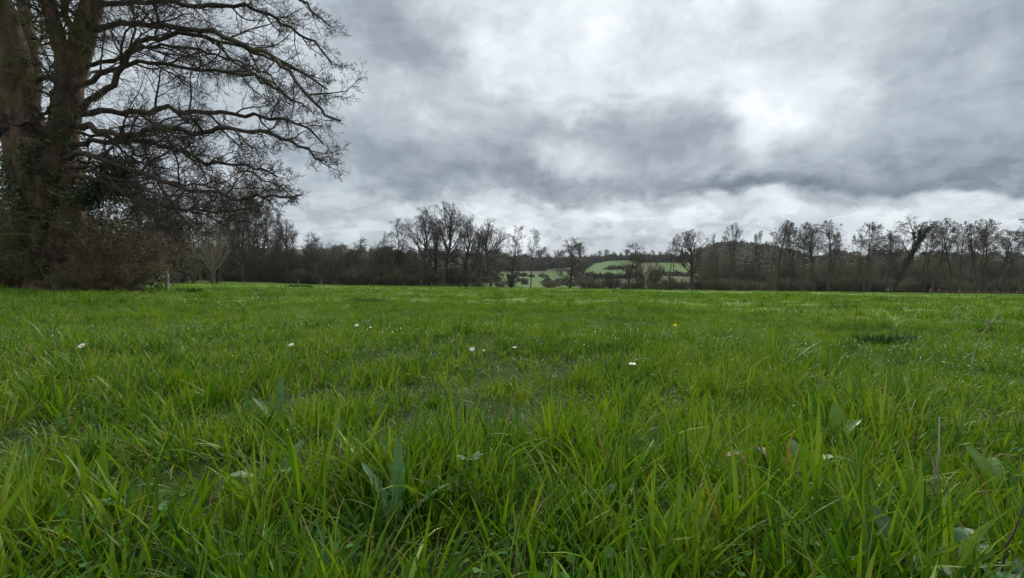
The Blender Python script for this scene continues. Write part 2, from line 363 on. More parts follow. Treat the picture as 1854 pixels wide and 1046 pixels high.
def blades(px, py, h, w, az, lean, segs, rng, rnd, kind, fold=False, z0=None, droop=None):
    """flat tapering strips that arch over; returns V, Q, T, attr, tips"""
    n = len(px); K = segs
    z0 = terrain(px, py) - .006 if z0 is None else z0
    t = np.linspace(0, 1, K + 1)[None, :]
    droop = rng.uniform(0, 1.0, n) ** 2 * 1.1 * lean if droop is None else droop
    ang = lean[:, None] * .6 + (lean[:, None] * .45 + droop[:, None]) * t ** 1.5
    ds = h[:, None] / K
    hx = np.concatenate([np.zeros((n, 1)), np.cumsum(np.sin(ang[:, 1:]) * ds, 1)], 1)
    hz = np.concatenate([np.zeros((n, 1)), np.cumsum(np.cos(ang[:, 1:]) * ds, 1)], 1)
    bend = rng.normal(0, .25, n)[:, None] * t ** 2
    dirx, diry = np.cos(az)[:, None], np.sin(az)[:, None]
    cx = px[:, None] + hx * dirx - bend * hx * diry; cy = py[:, None] + hx * diry + bend * hx * dirx; cz = z0[:, None] + hz
    C = np.stack([cx, cy, cz], -1)
    tw = az[:, None] + pi / 2 + rng.normal(0, .7, n)[:, None] + rng.normal(0, .6, n)[:, None] * t
    S = np.stack([np.cos(tw), np.sin(tw), rng.normal(0, .15, n)[:, None] + 0 * t], -1)
    prof = np.minimum(1, .55 + 1.6 * t) * np.clip(1 - t ** 2.6, 0, 1) ** .8
    W = (w[:, None] * prof * .5)[..., None]
    Cm = C[:, :K]
    if fold:
        up = np.stack([-dirx * np.cos(ang), -diry * np.cos(ang), np.sin(ang)], -1)[:, :K]
        ring = np.stack([Cm - S[:, :K] * W[:, :K], Cm - up * W[:, :K] * .45, Cm + S[:, :K] * W[:, :K]], 2); c_ = 3
    else:
        ring = np.stack([Cm - S[:, :K] * W[:, :K], Cm + S[:, :K] * W[:, :K]], 2); c_ = 2
    V = np.concatenate([ring.reshape(n, K * c_, 3), C[:, K:]], 1); nv = K * c_ + 1
    qs = []; ts = []
    for k in range(K - 1):
        for j in range(c_ - 1): qs.append((k * c_ + j, k * c_ + j + 1, (k + 1) * c_ + j + 1, (k + 1) * c_ + j))
    for j in range(c_ - 1): ts.append(((K - 1) * c_ + j, (K - 1) * c_ + j + 1, K * c_))
    off = (np.arange(n) * nv)[:, None, None]
    Q = (np.array(qs, int).reshape(1, -1, 4) + off).reshape(-1, 4) if qs else np.zeros((0, 4), int)
    T = (np.array(ts, int)[None] + off).reshape(-1, 3)
    tt = np.concatenate([np.repeat(t[:, :K], c_, 1), t[:, K:]], 1)
    A = np.stack([np.repeat(rnd[:, None], nv, 1), np.broadcast_to(tt, (n, nv)), np.repeat(kind[:, None], nv, 1)], -1).reshape(-1, 3)
    return V.reshape(-1, 3), Q, T, A, C[:, K], C
def merge(parts):
    V = []; Q = []; T = []; A = []; n = 0
    for (v, q, t, a, *_) in parts:
        V.append(v); Q.append(q + n); T.append(t + n); A.append(a); n += len(v)
    return np.concatenate(V), np.concatenate(Q), np.concatenate(T), np.concatenate(A)
_hr = np.random.default_rng(11)
_hw = [(_hr.normal(0, 1, 2) * f, _hr.uniform(0, 6.28), am) for f, am in [(.35, .5)] * 4 + [(1.3, .6)] * 6 + [(3.2, .6)] * 8 + [(8, .35)] * 6]
def lush(x, y):
    r = 0
    for k, ph, a in _hw: r = r + a * np.sin(k[0] * x + k[1] * y + ph)
    return   .26 + .74 / (1 + np.exp(-r * .8))             # 0..1 patchy vigour
_gw = [(_hr.normal(0, 1, 2) * f, _hr.uniform(0, 6.28), am) for f, am in [(7, 1.)] * 5 + [(14, .8)] * 7 + [(26, .5)] * 6]
def gap(x, y):
    r = 0
    for k, ph, a in _gw: r = r + a * np.sin(k[0] * x + k[1] * y + ph)
    return ss(-1.9, .3, r)                        # 0 in the hollows between clumps
dew = []
def build_grass():
    rng = np.random.default_rng(3); parts = []
    def wedge(n, r0, r1, half=rad(62), apexy=-.9):
        r = np.sqrt(rng.uniform(0, 1, n * 2) * ((r1 - apexy) ** 2)); th = rng.uniform(-half, half, n * 2)
        x = r * np.sin(th); y = r * np.cos(th) + apexy; d = np.hypot(x, y)
        k = (d > r0) & (d < r1); return x[k], y[k]
    def wedge_n(dens, r0, r1, half=rad(62), apexy=-.9):
        area = half * (r1 - apexy) ** 2; n = int(area * dens)
        r = np.sqrt(rng.uniform(0, 1, n)) * (r1 - apexy); th = rng.uniform(-half, half, n)
        x = r * np.sin(th); y = r * np.cos(th) + apexy; d = np.hypot(x, y); k = (d >= r0) & (d < r1)
        return x[k], y[k]
    def tufts(dens, per, r0, r1, spread, hs, ws, segs, leansc, fold=False, deadp=.05, lmin=0.0, dewp=0):
        tx, ty = wedge_n(dens, r0, r1); L = lush(tx, ty); G_ = gap(tx, ty) if r1 < 12 else np.ones(len(tx)); keep = (L > lmin * rng.uniform(.6, 1.4, len(tx))) & (rng.uniform(0, 1, len(tx)) < (.08 if r1 < 2 else .5) + (.92 if r1 < 2 else .5) * G_); tx, ty, L = tx[keep], ty[keep], L[keep]
        nb = np.maximum(3, rng.poisson(per * (.5 + L))); idx = np.repeat(np.arange(len(tx)), nb); n = len(idx)
        a = rng.uniform(0, 2 * pi, n); rr = np.abs(rng.normal(0, spread, n)) * (.6 + .8 * L[idx])
        x = tx[idx] + rr * np.cos(a); y = ty[idx] + rr * np.sin(a)
        tl = rng.normal(0, .22, (len(tx), 2))     # each tuft leans its own way
        th_ = rng.lognormal(0, .22, len(tx))
        h = rng.uniform(*hs, n) * (.58 + .75 * L[idx]) * th_[idx]; w = rng.uniform(*ws, n) * rng.lognormal(0, .2, n)
        dx = np.cos(a) * (.25 + rr / spread * .28) + tl[idx, 0] + rng.normal(0, .22, n); dy = np.sin(a) * (.25 + rr / spread * .28) + tl[idx, 1] + rng.normal(0, .22, n)
        az = np.arctan2(dy, dx); lean = np.clip(np.hypot(dx, dy) * leansc, .05, 1.4)
        d = np.hypot(x, y); h = np.where(d < .62, np.minimum(h, .30 * np.clip(d - .05, .03, 1)), h)
        h = np.where(d < .42, np.minimum(h, .05), h); w = np.minimum(w, .0075 * np.clip(d / .5, .5, 99))
        tr = rng.uniform(0, 1, len(tx)); rnd = np.clip(.55 * tr[idx] + .45 * rng.uniform(0, 1, n), 0, 1)
        kind = np.where(rng.uniform(0, 1, n) < deadp, rng.uniform(.55, 1.3, n), rng.uniform(0, .3, n))
        w = np.where(kind > .5, w * .55, w)
        k = (d > .27) | (y < 0)
        o = blades(x[k], y[k], h[k], w[k], az[k], lean[k], segs, rng, rnd[k], kind[k], fold)
        if dewp:
            s_ = rng.uniform(0, 1, len(o[4])) < dewp; dew.append(o[4][s_])
            s2 = rng.uniform(0, 1, len(o[4])) < dewp * .6; dew.append(o[5][s2][:, max(1, segs - 2)])
        parts.append(o)
    def fine(dens, r0, r1, hs, ws, segs, leanm, deadp=.08, dewp=0):
        x, y = wedge_n(dens, r0, r1)
        if r1 < 5: kk = rng.uniform(0, 1, len(x)) < .5 + .5 * gap(x, y); x = x[kk]; y = y[kk]
        n = len(x); L = lush(x, y)
        h = rng.uniform(*hs, n) * (.8 + .35 * L); w = rng.uniform(*ws, n); az = rng.uniform(0, 2 * pi, n)
        lean = np.abs(rng.normal(leanm, .35, n)) + .05; d = np.hypot(x, y)
        h = np.where(d < .45, np.minimum(h, .04), h)
        rnd = rng.uniform(0, 1, n) * .9; kind = np.where(rng.uniform(0, 1, n) < deadp, rng.uniform(.6, 1.3, n), rng.uniform(0, .3, n))
        o = blades(x, y, h, w, az, lean, segs, rng, rnd, kind)
        if dewp:
            s_ = rng.uniform(0, 1, n) < dewp; dew.append(o[4][s_])
        parts.append(o)
    # broad blades in tufts, thin blades between them; coarser with distance
    tufts(700, 14, .25, 1.9, .020, (.040, .095), (.0026, .0058), 5, .9, True, .06, .12, .16)
    tufts(380, 5, .38, 1.9, .018, (.055, .112), (.0048, .0095), 6, .85, True, .04, .30, .12)
    fine(16000, .25, 1.9, (.020, .060), (.0010, .0026), 4, .75, .05, .05)
    tufts(430, 12, 1.9, 4.5, .026, (.03, .080), (.0028, .0056), 4, .85, False, .05, .05, .14)
    fine(9000, 1.9, 4.5, (.02, .06), (.0020, .0042), 3, .7, .05, .04)
    tufts(95, 12, 4.5, 11, .05, (.035, .085), (.005, .009), 3, .8, False, .02, .05, .03)
    fine(2200, 4.5, 11, (.03, .075), (.004, .007), 2, .6, .04)
    tufts(15, 12, 11, 30, .12, (.04, .11), (.012, .022), 2, .8, False, .03, .1)
    fine(140, 11, 30, (.04, .085), (.010, .018), 2, .6)
    tufts(1.1, 12, 30, 93, .4, (.05, .13), (.03, .06), 2, .7, False, .02, .3)
    # distinct taller clumps that break up the sward
    tufts(9, 34, 1.0, 4.5, .035, (.06, .125), (.0028, .0055), 5, .85, False, .03, .25, .10)
    tufts(2.6, 34, 4.5, 11, .07, (.07, .14), (.005, .009), 4, .8, False, .02, .25)
    tufts(.55, 40, 11, 34, .20, (.09, .18), (.012, .022), 3, .8, False, .02, .3)
    # flattened dead thatch lying in the hollows
    for dens, r0, r1, sz, wd in ((420, .3, 2.2, (.03, .08), (.0010, .0026)), (40, 2.2, 5, (.03, .07), (.0015, .003))):
        x, y = wedge_n(dens, r0, r1); n = len(x); o = blades(x, y, rng.uniform(*sz, n), rng.uniform(*wd, n), rng.uniform(0, 6.28, n), rng.uniform(1.15, 1.6, n), 3, rng, rng.uniform(0, 1, n), np.full(n, 2.), z0=terrain(x, y) + rng.uniform(.002, .03, n)); parts.append(o)
    # rough uncut grass and dead stems along the far boundary
    n = 9000; x = rng.uniform(-62, 112, n); y = 92.5 + rng.normal(1.2, 1.3, n); cl = .5 + .5 * np.sin(x * .9 + 2 * np.sin(x * .23)) * np.sin(x * .37 + 1)
    o = blades(x, y, rng.uniform(.15, .55, n) * (.35 + cl), rng.uniform(.03, .06, n), rng.uniform(0, 6.28, n), np.abs(rng.normal(.35, .25, n)), 2, rng, rng.uniform(.2, .9, n), np.where(rng.uniform(0, 1, n) < .55, rng.uniform(.8, 1.6, n), 0)); parts.append(o)
    V, Q, T, A = merge(parts)
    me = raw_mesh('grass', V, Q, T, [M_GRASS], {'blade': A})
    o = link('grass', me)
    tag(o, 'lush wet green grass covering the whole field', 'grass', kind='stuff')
build_grass()
def build_weeds():
    """clover, chickweed and young dock leaves low in the sward, too many to count"""
    rng = np.random.default_rng(31); n = 520; r = rng.uniform(.12, 1, n) * 3.4; th = rng.uniform(-1.05, 1.05, n); cx = r * np.sin(th); cy = r * np.cos(th)
    m_ = rng.integers(5, 12, n); idx = np.repeat(np.arange(n), m_); N_ = len(idx); a = rng.uniform(0, 6.28, N_); q = rng.uniform(.005, .05, N_)
    sz = (rng.uniform(.004, .0095, n) * np.where(rng.uniform(0, 1, n) < .12, 1.5, 1))[idx] * rng.uniform(.7, 1.2, N_)
    P = np.stack([cx[idx] + q * np.cos(a), cy[idx] + q * np.sin(a), 0 * a], -1); P[:, 2] = terrain(P[:, 0], P[:, 1]) + rng.uniform(.012, .05, N_)
    tilt = rng.normal(.5, .35, N_); d = np.stack([np.cos(a) * np.cos(tilt), np.sin(a) * np.cos(tilt), np.sin(tilt)], -1); s_ = np.stack([-np.sin(a), np.cos(a), rng.normal(0, .2, N_)], -1); up = np.cross(d, s_)
    out = [(0, 0), (.35, .42), (.8, .5), (1.2, .34), (1.45, 0), (1.2, -.34), (.8, -.5), (.35, -.42)]
    V = np.stack([P + d * (u * sz)[:, None] + s_ * (v * sz)[:, None] + up * (abs(v) * .35 * sz)[:, None] for u, v in out] + [P + d * (.8 * sz)[:, None]], 1).reshape(-1, 3)
    T = (np.array([(k, (k + 1) % 8, 8) for k in range(8)])[None] + (np.arange(N_) * 9)[:, None, None]).reshape(-1, 3)
    m = leafmat('weed_leaves', (.030, .085, .022), (.048, .125, .022), (.075, .160, .025), .75, .25, 9); m.node_tree.nodes['Principled BSDF'].inputs['Specular IOR Level'].default_value = .12
    tag(link('meadow_weeds', raw_mesh('meadow_weeds', V, None, T, [m])), 'small round leaved weeds low between the grass blades', 'weeds', kind='stuff')
build_weeds()
def ico(level=0):
    import bmesh
    bm = bmesh.new(); bmesh.ops.create_icosphere(bm, subdivisions=1 + level, radius=1)
    V = np.array([v.co[:] for v in bm.verts]); T = np.array([[v.index for v in f.verts] for f in bm.faces]); bm.free(); return V, T
def build_dew():
    rng = np.random.default_rng(8)
    P = np.concatenate(dew); d = np.hypot(P[:, 0], P[:, 1])
    k = (d > .45) & (np.abs(P[:, 0]) < P[:, 1] * 1.5 + .3) & (rng.uniform(0, 1, len(P)) < np.clip(1.1 - d * .04, .2, 1)); P = P[k]; d = d[k]
    if len(P) > 16000: s_ = rng.permutation(len(P))[:16000]; P = P[s_]; d = d[s_]
    r = rng.uniform(.0005, .00120, len(P)) * np.clip(d / 1.3, 1, 3)
    iv, it = ico(1)
    V = (P[:, None] + iv[None] * r[:, None, None]).reshape(-1, 3)
    T = (it[None] + (np.arange(len(P)) * len(iv))[:, None, None]).reshape(-1, 3)
    m, g, b = mat('dew_water', .02, .5); b.inputs['Base Color'].default_value = (1, 1, 1, 1); b.inputs['IOR'].default_value = 1.33
    b.inputs['Transmission Weight'].default_value = 1.0
    tag(link('dew_drops', raw_mesh('dew_drops', V, None, T, [m])), 'tiny clear dew drops hanging on the grass blades', 'dew', kind='stuff')
build_dew()

# ------------------------------------------------------------------ branching
def perp(d, rng):
    a = rng.normal(size=d.shape); a = a - (a * d).sum(-1, keepdims=True) * d; return nrm(a)
def grow(S, D, L, R, K, wander, trop, rng, end=.35):
    M = len(S); P = np.zeros((M, K + 1, 3)); P[:, 0] = S; d = nrm(D)
    tp = np.asarray(trop, float)
    for k in range(K):
        d = nrm(d + rng.normal(0, wander, (M, 3)) + tp / K * (1 if tp.ndim == 1 else 1))
        P[:, k + 1] = P[:, k] + d * (L / K)[:, None]
    t = np.linspace(0, 1, K + 1)[None]
    return P, R[:, None] * (1 - (1 - end) * t)
def interp_poly(P, R, idx, t):
    K = P.shape[1] - 1; f = t * K; i = np.clip(f.astype(int), 0, K - 1); fr = (f - i)[:, None]
    a = P[idx, i]; b = P[idx, i + 1]
    return a * (1 - fr) + b * fr, nrm(b - a), R[idx, i] * (1 - fr[:, 0]) + R[idx, i + 1] * fr[:, 0]
def spawn(P, R, L, n, t0, t1, ang, angsd, lr, rr, rng, taper=.5, planar=0, up=0.0, minr=.004):
    M = len(P); idx = np.repeat(np.arange(M), n)
    t = np.tile((np.arange(n) + .5) / n, M) + rng.uniform(-.5, .5, M * n) / n; t = t0 + (t1 - t0) * np.clip(t, 0, 1)
    S, T, r = interp_poly(P, R, idx, t)
    q = perp(T, rng)
    if planar: q = nrm(q * np.array([1, 1, 1 - planar]))
    if up: q = nrm(q + np.array([0, 0, up]))
    a = np.clip(rng.normal(ang, angsd, len(idx)), .15, 1.7)[:, None]
    D = nrm(T * np.cos(a) + q * np.sin(a))
    Ln = L[idx] * lr * (1 - taper * t) * rng.uniform(.65, 1.3, len(idx))
    return S, D, Ln, np.maximum(r * rr * rng.uniform(.75, 1.05, len(idx)), minr)
def leaves(mb, P, size, rng, m=0, elong=1.5, droop=0.0):
    n = len(P); a = nrm(rng.normal(size=(n, 3)) + np.array([0, 0, -droop])); b = perp(a, rng)
    s = rng.uniform(size[0], size[1], n)[:, None]; c = np.cross(a, b)
    V = np.stack([P, P + a * s * elong * .5 + b * s * .5 + c * s * .12, P + a * s * elong, P + a * s * elong * .5 - b * s * .5 + c * s * .12], 1).reshape(-1, 3)
    i = np.arange(n)[:, None] * 4; mb.add(V, np.hstack([i, i + 1, i + 2, i + 3]), m=m)
def pts_on(P, n, rng, t0=0.0, jit=.0):
    idx = rng.integers(0, len(P), n); t = rng.uniform(t0, 1, n); p, _, _ = interp_poly(P, np.zeros(P.shape[:2]), idx, t)
    return p + rng.normal(0, jit, p.shape) if jit else p
def env_limit(S, D, L, env, rng):
    c, ax = np.array(env[0]), np.array(env[1]); o = (S - c) / ax; d = D / ax
    a = (d * d).sum(1); b = (o * d).sum(1); q = (o * o).sum(1) - 1; disc = np.maximum(b * b - a * q, 0)
    t = (-b + np.sqrt(disc)) / a; out = (q > 0) | (t <= 0)
    return np.minimum(L, np.where(out, .25 * L, np.maximum(t, 0) * rng.uniform(.82, 1.04, len(L)) + .12))
def levels(mb, P, R, L, spec, rng, wander0=.1, minr=.004, m=0, env=None):
    """spec: list of dict(n,t0,t1,ang,lr,rr,K,wander,trop,sides)"""
    allP = []
    for s in spec:
        S, D, Ln, r = spawn(P, R, L, s['n'], s.get('t0', .2), s.get('t1', 1), s['ang'], s.get('sd', .2), s['lr'], s.get('rr', .55), rng, s.get('taper', .5), s.get('planar', 0), s.get('up', 0), minr)
        if env is not None: Ln = env_limit(S, D, Ln, env, rng)
        P, R = grow(S, D, Ln, r, s['K'], s.get('wander', .12), s.get('trop', (0, 0, .1)), rng, s.get('end', .4)); L = Ln
        R = np.maximum(R, minr * .7)
        tubes(mb, P, R, s.get('sides', 3), m); allP.append(P)
    return allP

# ------------------------------------------------------------------ the great oak
def pxp(px, py, Y): return np.array([(px - CX) / F * Y, Y, CAMH + (HZ - py) / F * Y])
def resample(pts, rad_, K, rng, wob=0.0):
    pts = np.asarray(pts, float); rad_ = np.asarray(rad_, float)
    s = np.concatenate([[0], np.cumsum(np.linalg.norm(np.diff(pts, axis=0), axis=1))]); q = np.linspace(0, s[-1], K + 1)
    # Catmull-like smoothing through a dense linear resample
    P = np.stack([np.interp(q, s, pts[:, i]) for i in range(3)], -1)
    for _ in range(2): P[1:-1] = P[1:-1] * .5 + (P[:-2] + P[2:]) * .25
    if wob:
        c = np.cumsum(rng.normal(0, wob, (K, 3)), 0); c = c - c[-1] * (np.arange(1, K + 1) / K)[:, None]
        P[1:] += c * .9 + rng.normal(0, wob * .55, (K, 3))
    return P, np.interp(q, s, rad_), s[-1]
OAKY = 16.0
def build_oak():
    rng = np.random.default_rng(21)
    base = at(100, OAKY); root = empty('oak_tree', base, 'huge old bare oak with massive forked trunk, leftmost and nearest of all the trees', 'tree')
    B = np.array(base)
    def L(seq, w0, w1, y0=OAKY, y1=OAKY):
        n = len(seq); ys = np.linspace(y0, y1, n)
        P = np.array([pxp(a, b, y) for (a, b), y in zip(seq, ys)]) - B
        return P, np.linspace(w0, w1, n) * .5 / F * OAKY
    tr = MB(); t_ = []
    # trunk: swelling foot, fork at about a third of the visible height
    P, _ = L([(108, 534), (108, 500), (108, 460), (107, 410), (98, 350), (93, 300), (88, 262)], 1, 1)
    R = np.array([116, 86, 78, 78, 88, 98, 90]) * .5 / F * OAKY
    P, R, ln = resample(P, R, 26, rng)
    an = np.arange(28) * 2 * pi / 28; V = []
    for k, (p, r) in enumerate(zip(P, R)):
        flare = max(0, 1 - k / 5)
        rr = r * (1 + .05 * np.sin(an * 3 + k * .12 + 1) + .035 * np.sin(an * 7 + k * .2) + flare * .22 * np.maximum(0, np.sin(an * 5 + 1)) + rng.normal(0, .012, 28))
        V.append(np.stack([p[0] + rr * np.cos(an), p[1] + rr * np.sin(an), np.full(28, p[2])], -1))
    V = np.concatenate(V); K = len(P); i = np.arange(K - 1)[:, None] * 28; j = np.arange(28)[None]; j2 = (j + 1) % 28
    tr.add(V, np.stack([i + j, i + j2, i + 28 + j2, i + 28 + j], -1).reshape(-1, 4))
    big = [  # seq, w0, w1, depth0, depth1
        ([(66, 330), (52, 262), (34, 215), (22, 150), (2, 60), (-30, -50), (-70, -190)], 74, 40, 16, 15.2),
        ([(104, 320), (114, 250), (117, 200), (124, 130), (146, 62), (165, 0), (182, -90), (190, -220)], 50, 28, 16, 16.6),
        ([(118, 160), (110, 90), (100, 40), (90, 0), (84, -70), (60, -170)], 27, 16, 16, 15.4),
        ([(60, 290), (30, 240), (-20, 200), (-90, 150), (-180, 120)], 46, 20, 16, 17.5),
        ([(40, 230), (66, 160), (60, 80), (45, 10), (50, -80)], 30, 16, 16.4, 18)]
    bigP = []
    for seq, w0, w1, a, b in big:
        P, R = L(seq, w0, w1, a, b); P, R, ln = resample(P, R, 20, rng, .025); tubes(tr, P[None], R[None], 14); bigP.append((P, R, ln))
    trunk = link('trunk', tr.mesh('oak_trunk', M_OAKTRUNK), root)
    # limbs seen against the sky, traced one by one, each given its own depth
    limbs = [
        ([(140, 85), (160, 45), (205, 28), (235, 22), (278, 37), (321, 46), (391, 51), (444, 80), (498, 91), (520, 122), (540, 150), (562, 180), (596, 206), (616, 218)], 17, 4, 16.4, 13.5),
        ([(165, 10), (230, 6), (300, -8), (360, 6), (430, 4), (500, 26), (548, 62), (585, 84), (600, 116)], 15, 3.5, 16.6, 17),
        ([(175, -40), (240, -70), (320, -90), (420, -70), (500, -30), (560, 14), (596, 48)], 16, 3, 16.6, 15),
        ([(182, -90), (260, -150), (360, -190), (470, -160), (560, -80)], 16, 4, 16.6, 18),
        ([(150, 196), (185, 165), (214, 139), (219, 102), (241, 80), (270, 70), (300, 67), (364, 64), (407, 80), (466, 88), (520, 112), (552, 138), (590, 160)], 17, 3.5, 16.2, 15.2),
        ([(130, 172), (150, 155), (177, 160), (200, 146), (225, 128), (257, 118), (310, 123), (375, 134), (428, 134), (462, 148), (482, 150), (520, 180), (560, 196)], 15, 3.5, 16, 17.5),
        ([(130, 210), (147, 203), (187, 190), (241, 195), (321, 201), (396, 206), (455, 214), (514, 225), (562, 235), (588, 262)], 19, 3.5, 16, 16.5),
        ([(128, 226), (150, 219), (170, 238), (182, 246), (246, 244), (321, 235), (407, 235), (471, 246), (508, 262), (557, 278), (583, 292)], 19, 3.5, 15.6, 14),
        ([(125, 262), (150, 257), (214, 252), (268, 262), (332, 284), (385, 300), (455, 300), (505, 318)], 15, 3.5, 15.6, 15),
        ([(120, 285), (140, 275), (195, 286), (252, 310), (321, 344), (401, 360), (482, 366), (520, 358), (548, 352)], 14, 3, 15.4, 13),
        ([(130, 318), (200, 332), (235, 350), (278, 364), (332, 375), (407, 369), (471, 381)], 12, 3, 15.2, 13.5),
        ([(120, 300), (170, 300), (230, 330), (270, 370), (300, 410), (330, 430)], 11, 3, 15.2, 14.8),
        ([(140, 290), (220, 306), (300, 322), (380, 328), (450, 340), (505, 344)], 8, 2, 16, 18.5),
        ([(150, 310), (220, 328), (290, 352), (350, 380), (420, 392), (478, 402)], 7, 2, 15, 13.2),
        ([(140, 240), (230, 250), (300, 262), (370, 286), (440, 300), (492, 326), (520, 350)], 8, 2, 15.6, 14.4),
        ([(150, 120), (200, 110), (250, 96), (300, 104), (350, 98), (400, 112), (450, 120), (500, 150), (530, 185)], 12, 3, 16.5, 19),
        ([(135, 60), (120, 10), (150, -60), (230, -160), (300, -260)], 18, 5, 16.4, 16),
        ([(90, 0), (40, -60), (0, -140), (-40, -240)], 14, 5, 15.4, 14),
        ([(40, 225), (66, 215), (90, 198), (120, 170), (96, 130), (60, 100), (20, 96)], 10, 3, 15.2, 14),
        ([(66, 120), (40, 70), (20, 20), (30, -40)], 12, 4, 17.8, 18), ([(60, 180), (20, 150), (-40, 130)], 12, 5, 16, 15),
        ([(90, 260), (60, 235), (30, 225), (0, 238), (-30, 260)], 11, 4, 15, 13.6),
    ]
    cr = MB(); Ps = []; Rs = []; Ls = []
    for seq, w0, w1, a, b in limbs:
        P, R = L(seq, w0 * .68, w1 * .9, a, b); P, R, ln = resample(P, R, 28, rng, .06); Ps.append(P); Rs.append(R); Ls.append(ln)
    P = np.stack(Ps); R = np.stack(Rs); Ln = np.array(Ls); tubes(cr, P, R, 8)
    sp1 = dict(n=15, t0=.14, t1=1, ang=.78, sd=.25, lr=.31, rr=.55, K=9, wander=.16, trop=(.2, 0, .08), sides=6, taper=.72, end=.3)
    sp2 = dict(n=7, t0=.12, t1=1, ang=.80, sd=.25, lr=.54, rr=.55, K=7, wander=.17, trop=(.12, 0, .05), sides=5, taper=.5, end=.35)
    sp3 = dict(n=6, t0=.12, t1=1, ang=.85, sd=.3, lr=.56, rr=.60, K=5, wander=.14, trop=(.05, 0, .05), sides=4, taper=.45, end=.4)
    sp4 = dict(n=3, t0=.15, t1=1, ang=.85, sd=.3, lr=.60, rr=.62, K=4, wander=.12, trop=(0, 0, .05), sides=3, taper=.4, end=.5)
    sp5 = dict(n=2, t0=.25, t1=1, ang=.75, sd=.3, lr=.55, rr=.7, K=2, wander=.15, trop=(0, 0, .05), sides=3, taper=.3, end=.5)
    sp3a = dict(sp3, n=6)
    levels(cr, P, R, Ln, [sp1, sp2, sp3, sp4, sp5], rng, minr=.005)
    # branches off the big forks, and the little epicormic shoots that bristle round the trunk
    P = np.stack([b[0] for b in bigP]); R = np.stack([b[1] for b in bigP]); Ln = np.array([b[2] for b in bigP])
    levels(cr, P, R * .55, Ln * .55, [dict(n=12, t0=.25, t1=1, ang=.9, lr=.55, rr=.4, K=9, wander=.17, trop=(0, .1, .15), sides=6, taper=.3),
                                   sp2, sp3, dict(sp4, n=3), sp5], rng, minr=.0065)
    link('crown', cr.mesh('oak_crown', M_OAKBR), root)
    ep = MB(); S = []; D = []
    for P, R, ln in bigP[:3] + [resample(L([(104, 520), (95, 410), (92, 300), (88, 262)], 1, 1)[0], np.full(4, .75), 20, rng)] * 2:
        n = 34; idx = rng.integers(0, len(P) * 7 // 10, n); a = rng.uniform(0, 2 * pi, n)
        d = np.stack([np.cos(a), -np.abs(np.sin(a)) * .9, rng.uniform(-.5, .6, n)], -1); S.append(P[idx] + d * R[idx][:, None] * .8); D.append(d)
    S = np.concatenate(S); D = np.concatenate(D); Ln = rng.uniform(.7, 2.6, len(S))
    P, R = grow(S, D, Ln, Ln * .009 + .004, 8, .2, (0, 0, -.15), rng, .4); tubes(ep, P, R, 4)
    levels(ep, P, R, Ln, [dict(sp2, n=5, trop=(0, 0, 0)), dict(sp3, n=4), dict(sp4, n=2)], rng, minr=.005)
    link('epicormic_shoots', ep.mesh('oak_shoots', M_MOSSBR), root)['label'] = 'pale mossy twigs bristling round the trunk'
    # ivy climbing the trunk
    iv = MB(); Pt, _ = L([(104, 520), (99, 460), (95, 410), (92, 350), (92, 300), (110, 250), (118, 200)], 1, 1); Rt = np.array([84, 78, 84, 100, 112, 60, 46]) * .5 / F * OAKY
    Pt, Rt, _ = resample(Pt, Rt, 30, rng); n = 16000; idx = (rng.beta(1.1, 1.8, n) * 30).astype(int); a = rng.normal(-.9, .95, n)
    clump = np.sin(a * 5 + idx * .7) + np.sin(a * 9 - idx * .4 + 2) + rng.normal(0, .6, n); k = clump > .15; idx = idx[k]; a = a[k]
    off = Rt[idx] * (1.02 + np.abs(rng.normal(0, .09, len(idx))))
    leaves(iv, Pt[idx] + np.stack([off * np.cos(a), off * np.sin(a), rng.uniform(-.15, .15, len(idx))], -1), (.04, .08), rng, droop=.6, elong=1.2)
    # the dense ivy knot out on a low limb
    n = 5200; c = np.array([pxp(205, 322, 15.4), pxp(178, 345, 15.3), pxp(222, 338, 15.6), pxp(150, 360, 15.2), pxp(215, 300, 15.5)])[rng.integers(0, 5, n)] - B
    d = nrm(rng.normal(size=(n, 3))) * (rng.uniform(0, 1, n) ** .5)[:, None] * np.array([.62, .6, .36]); leaves(iv, c + d, (.05, .09), rng, droop=.6, elong=1.2)
    link('ivy', iv.mesh('oak_ivy', M_IVY), root)
build_oak()

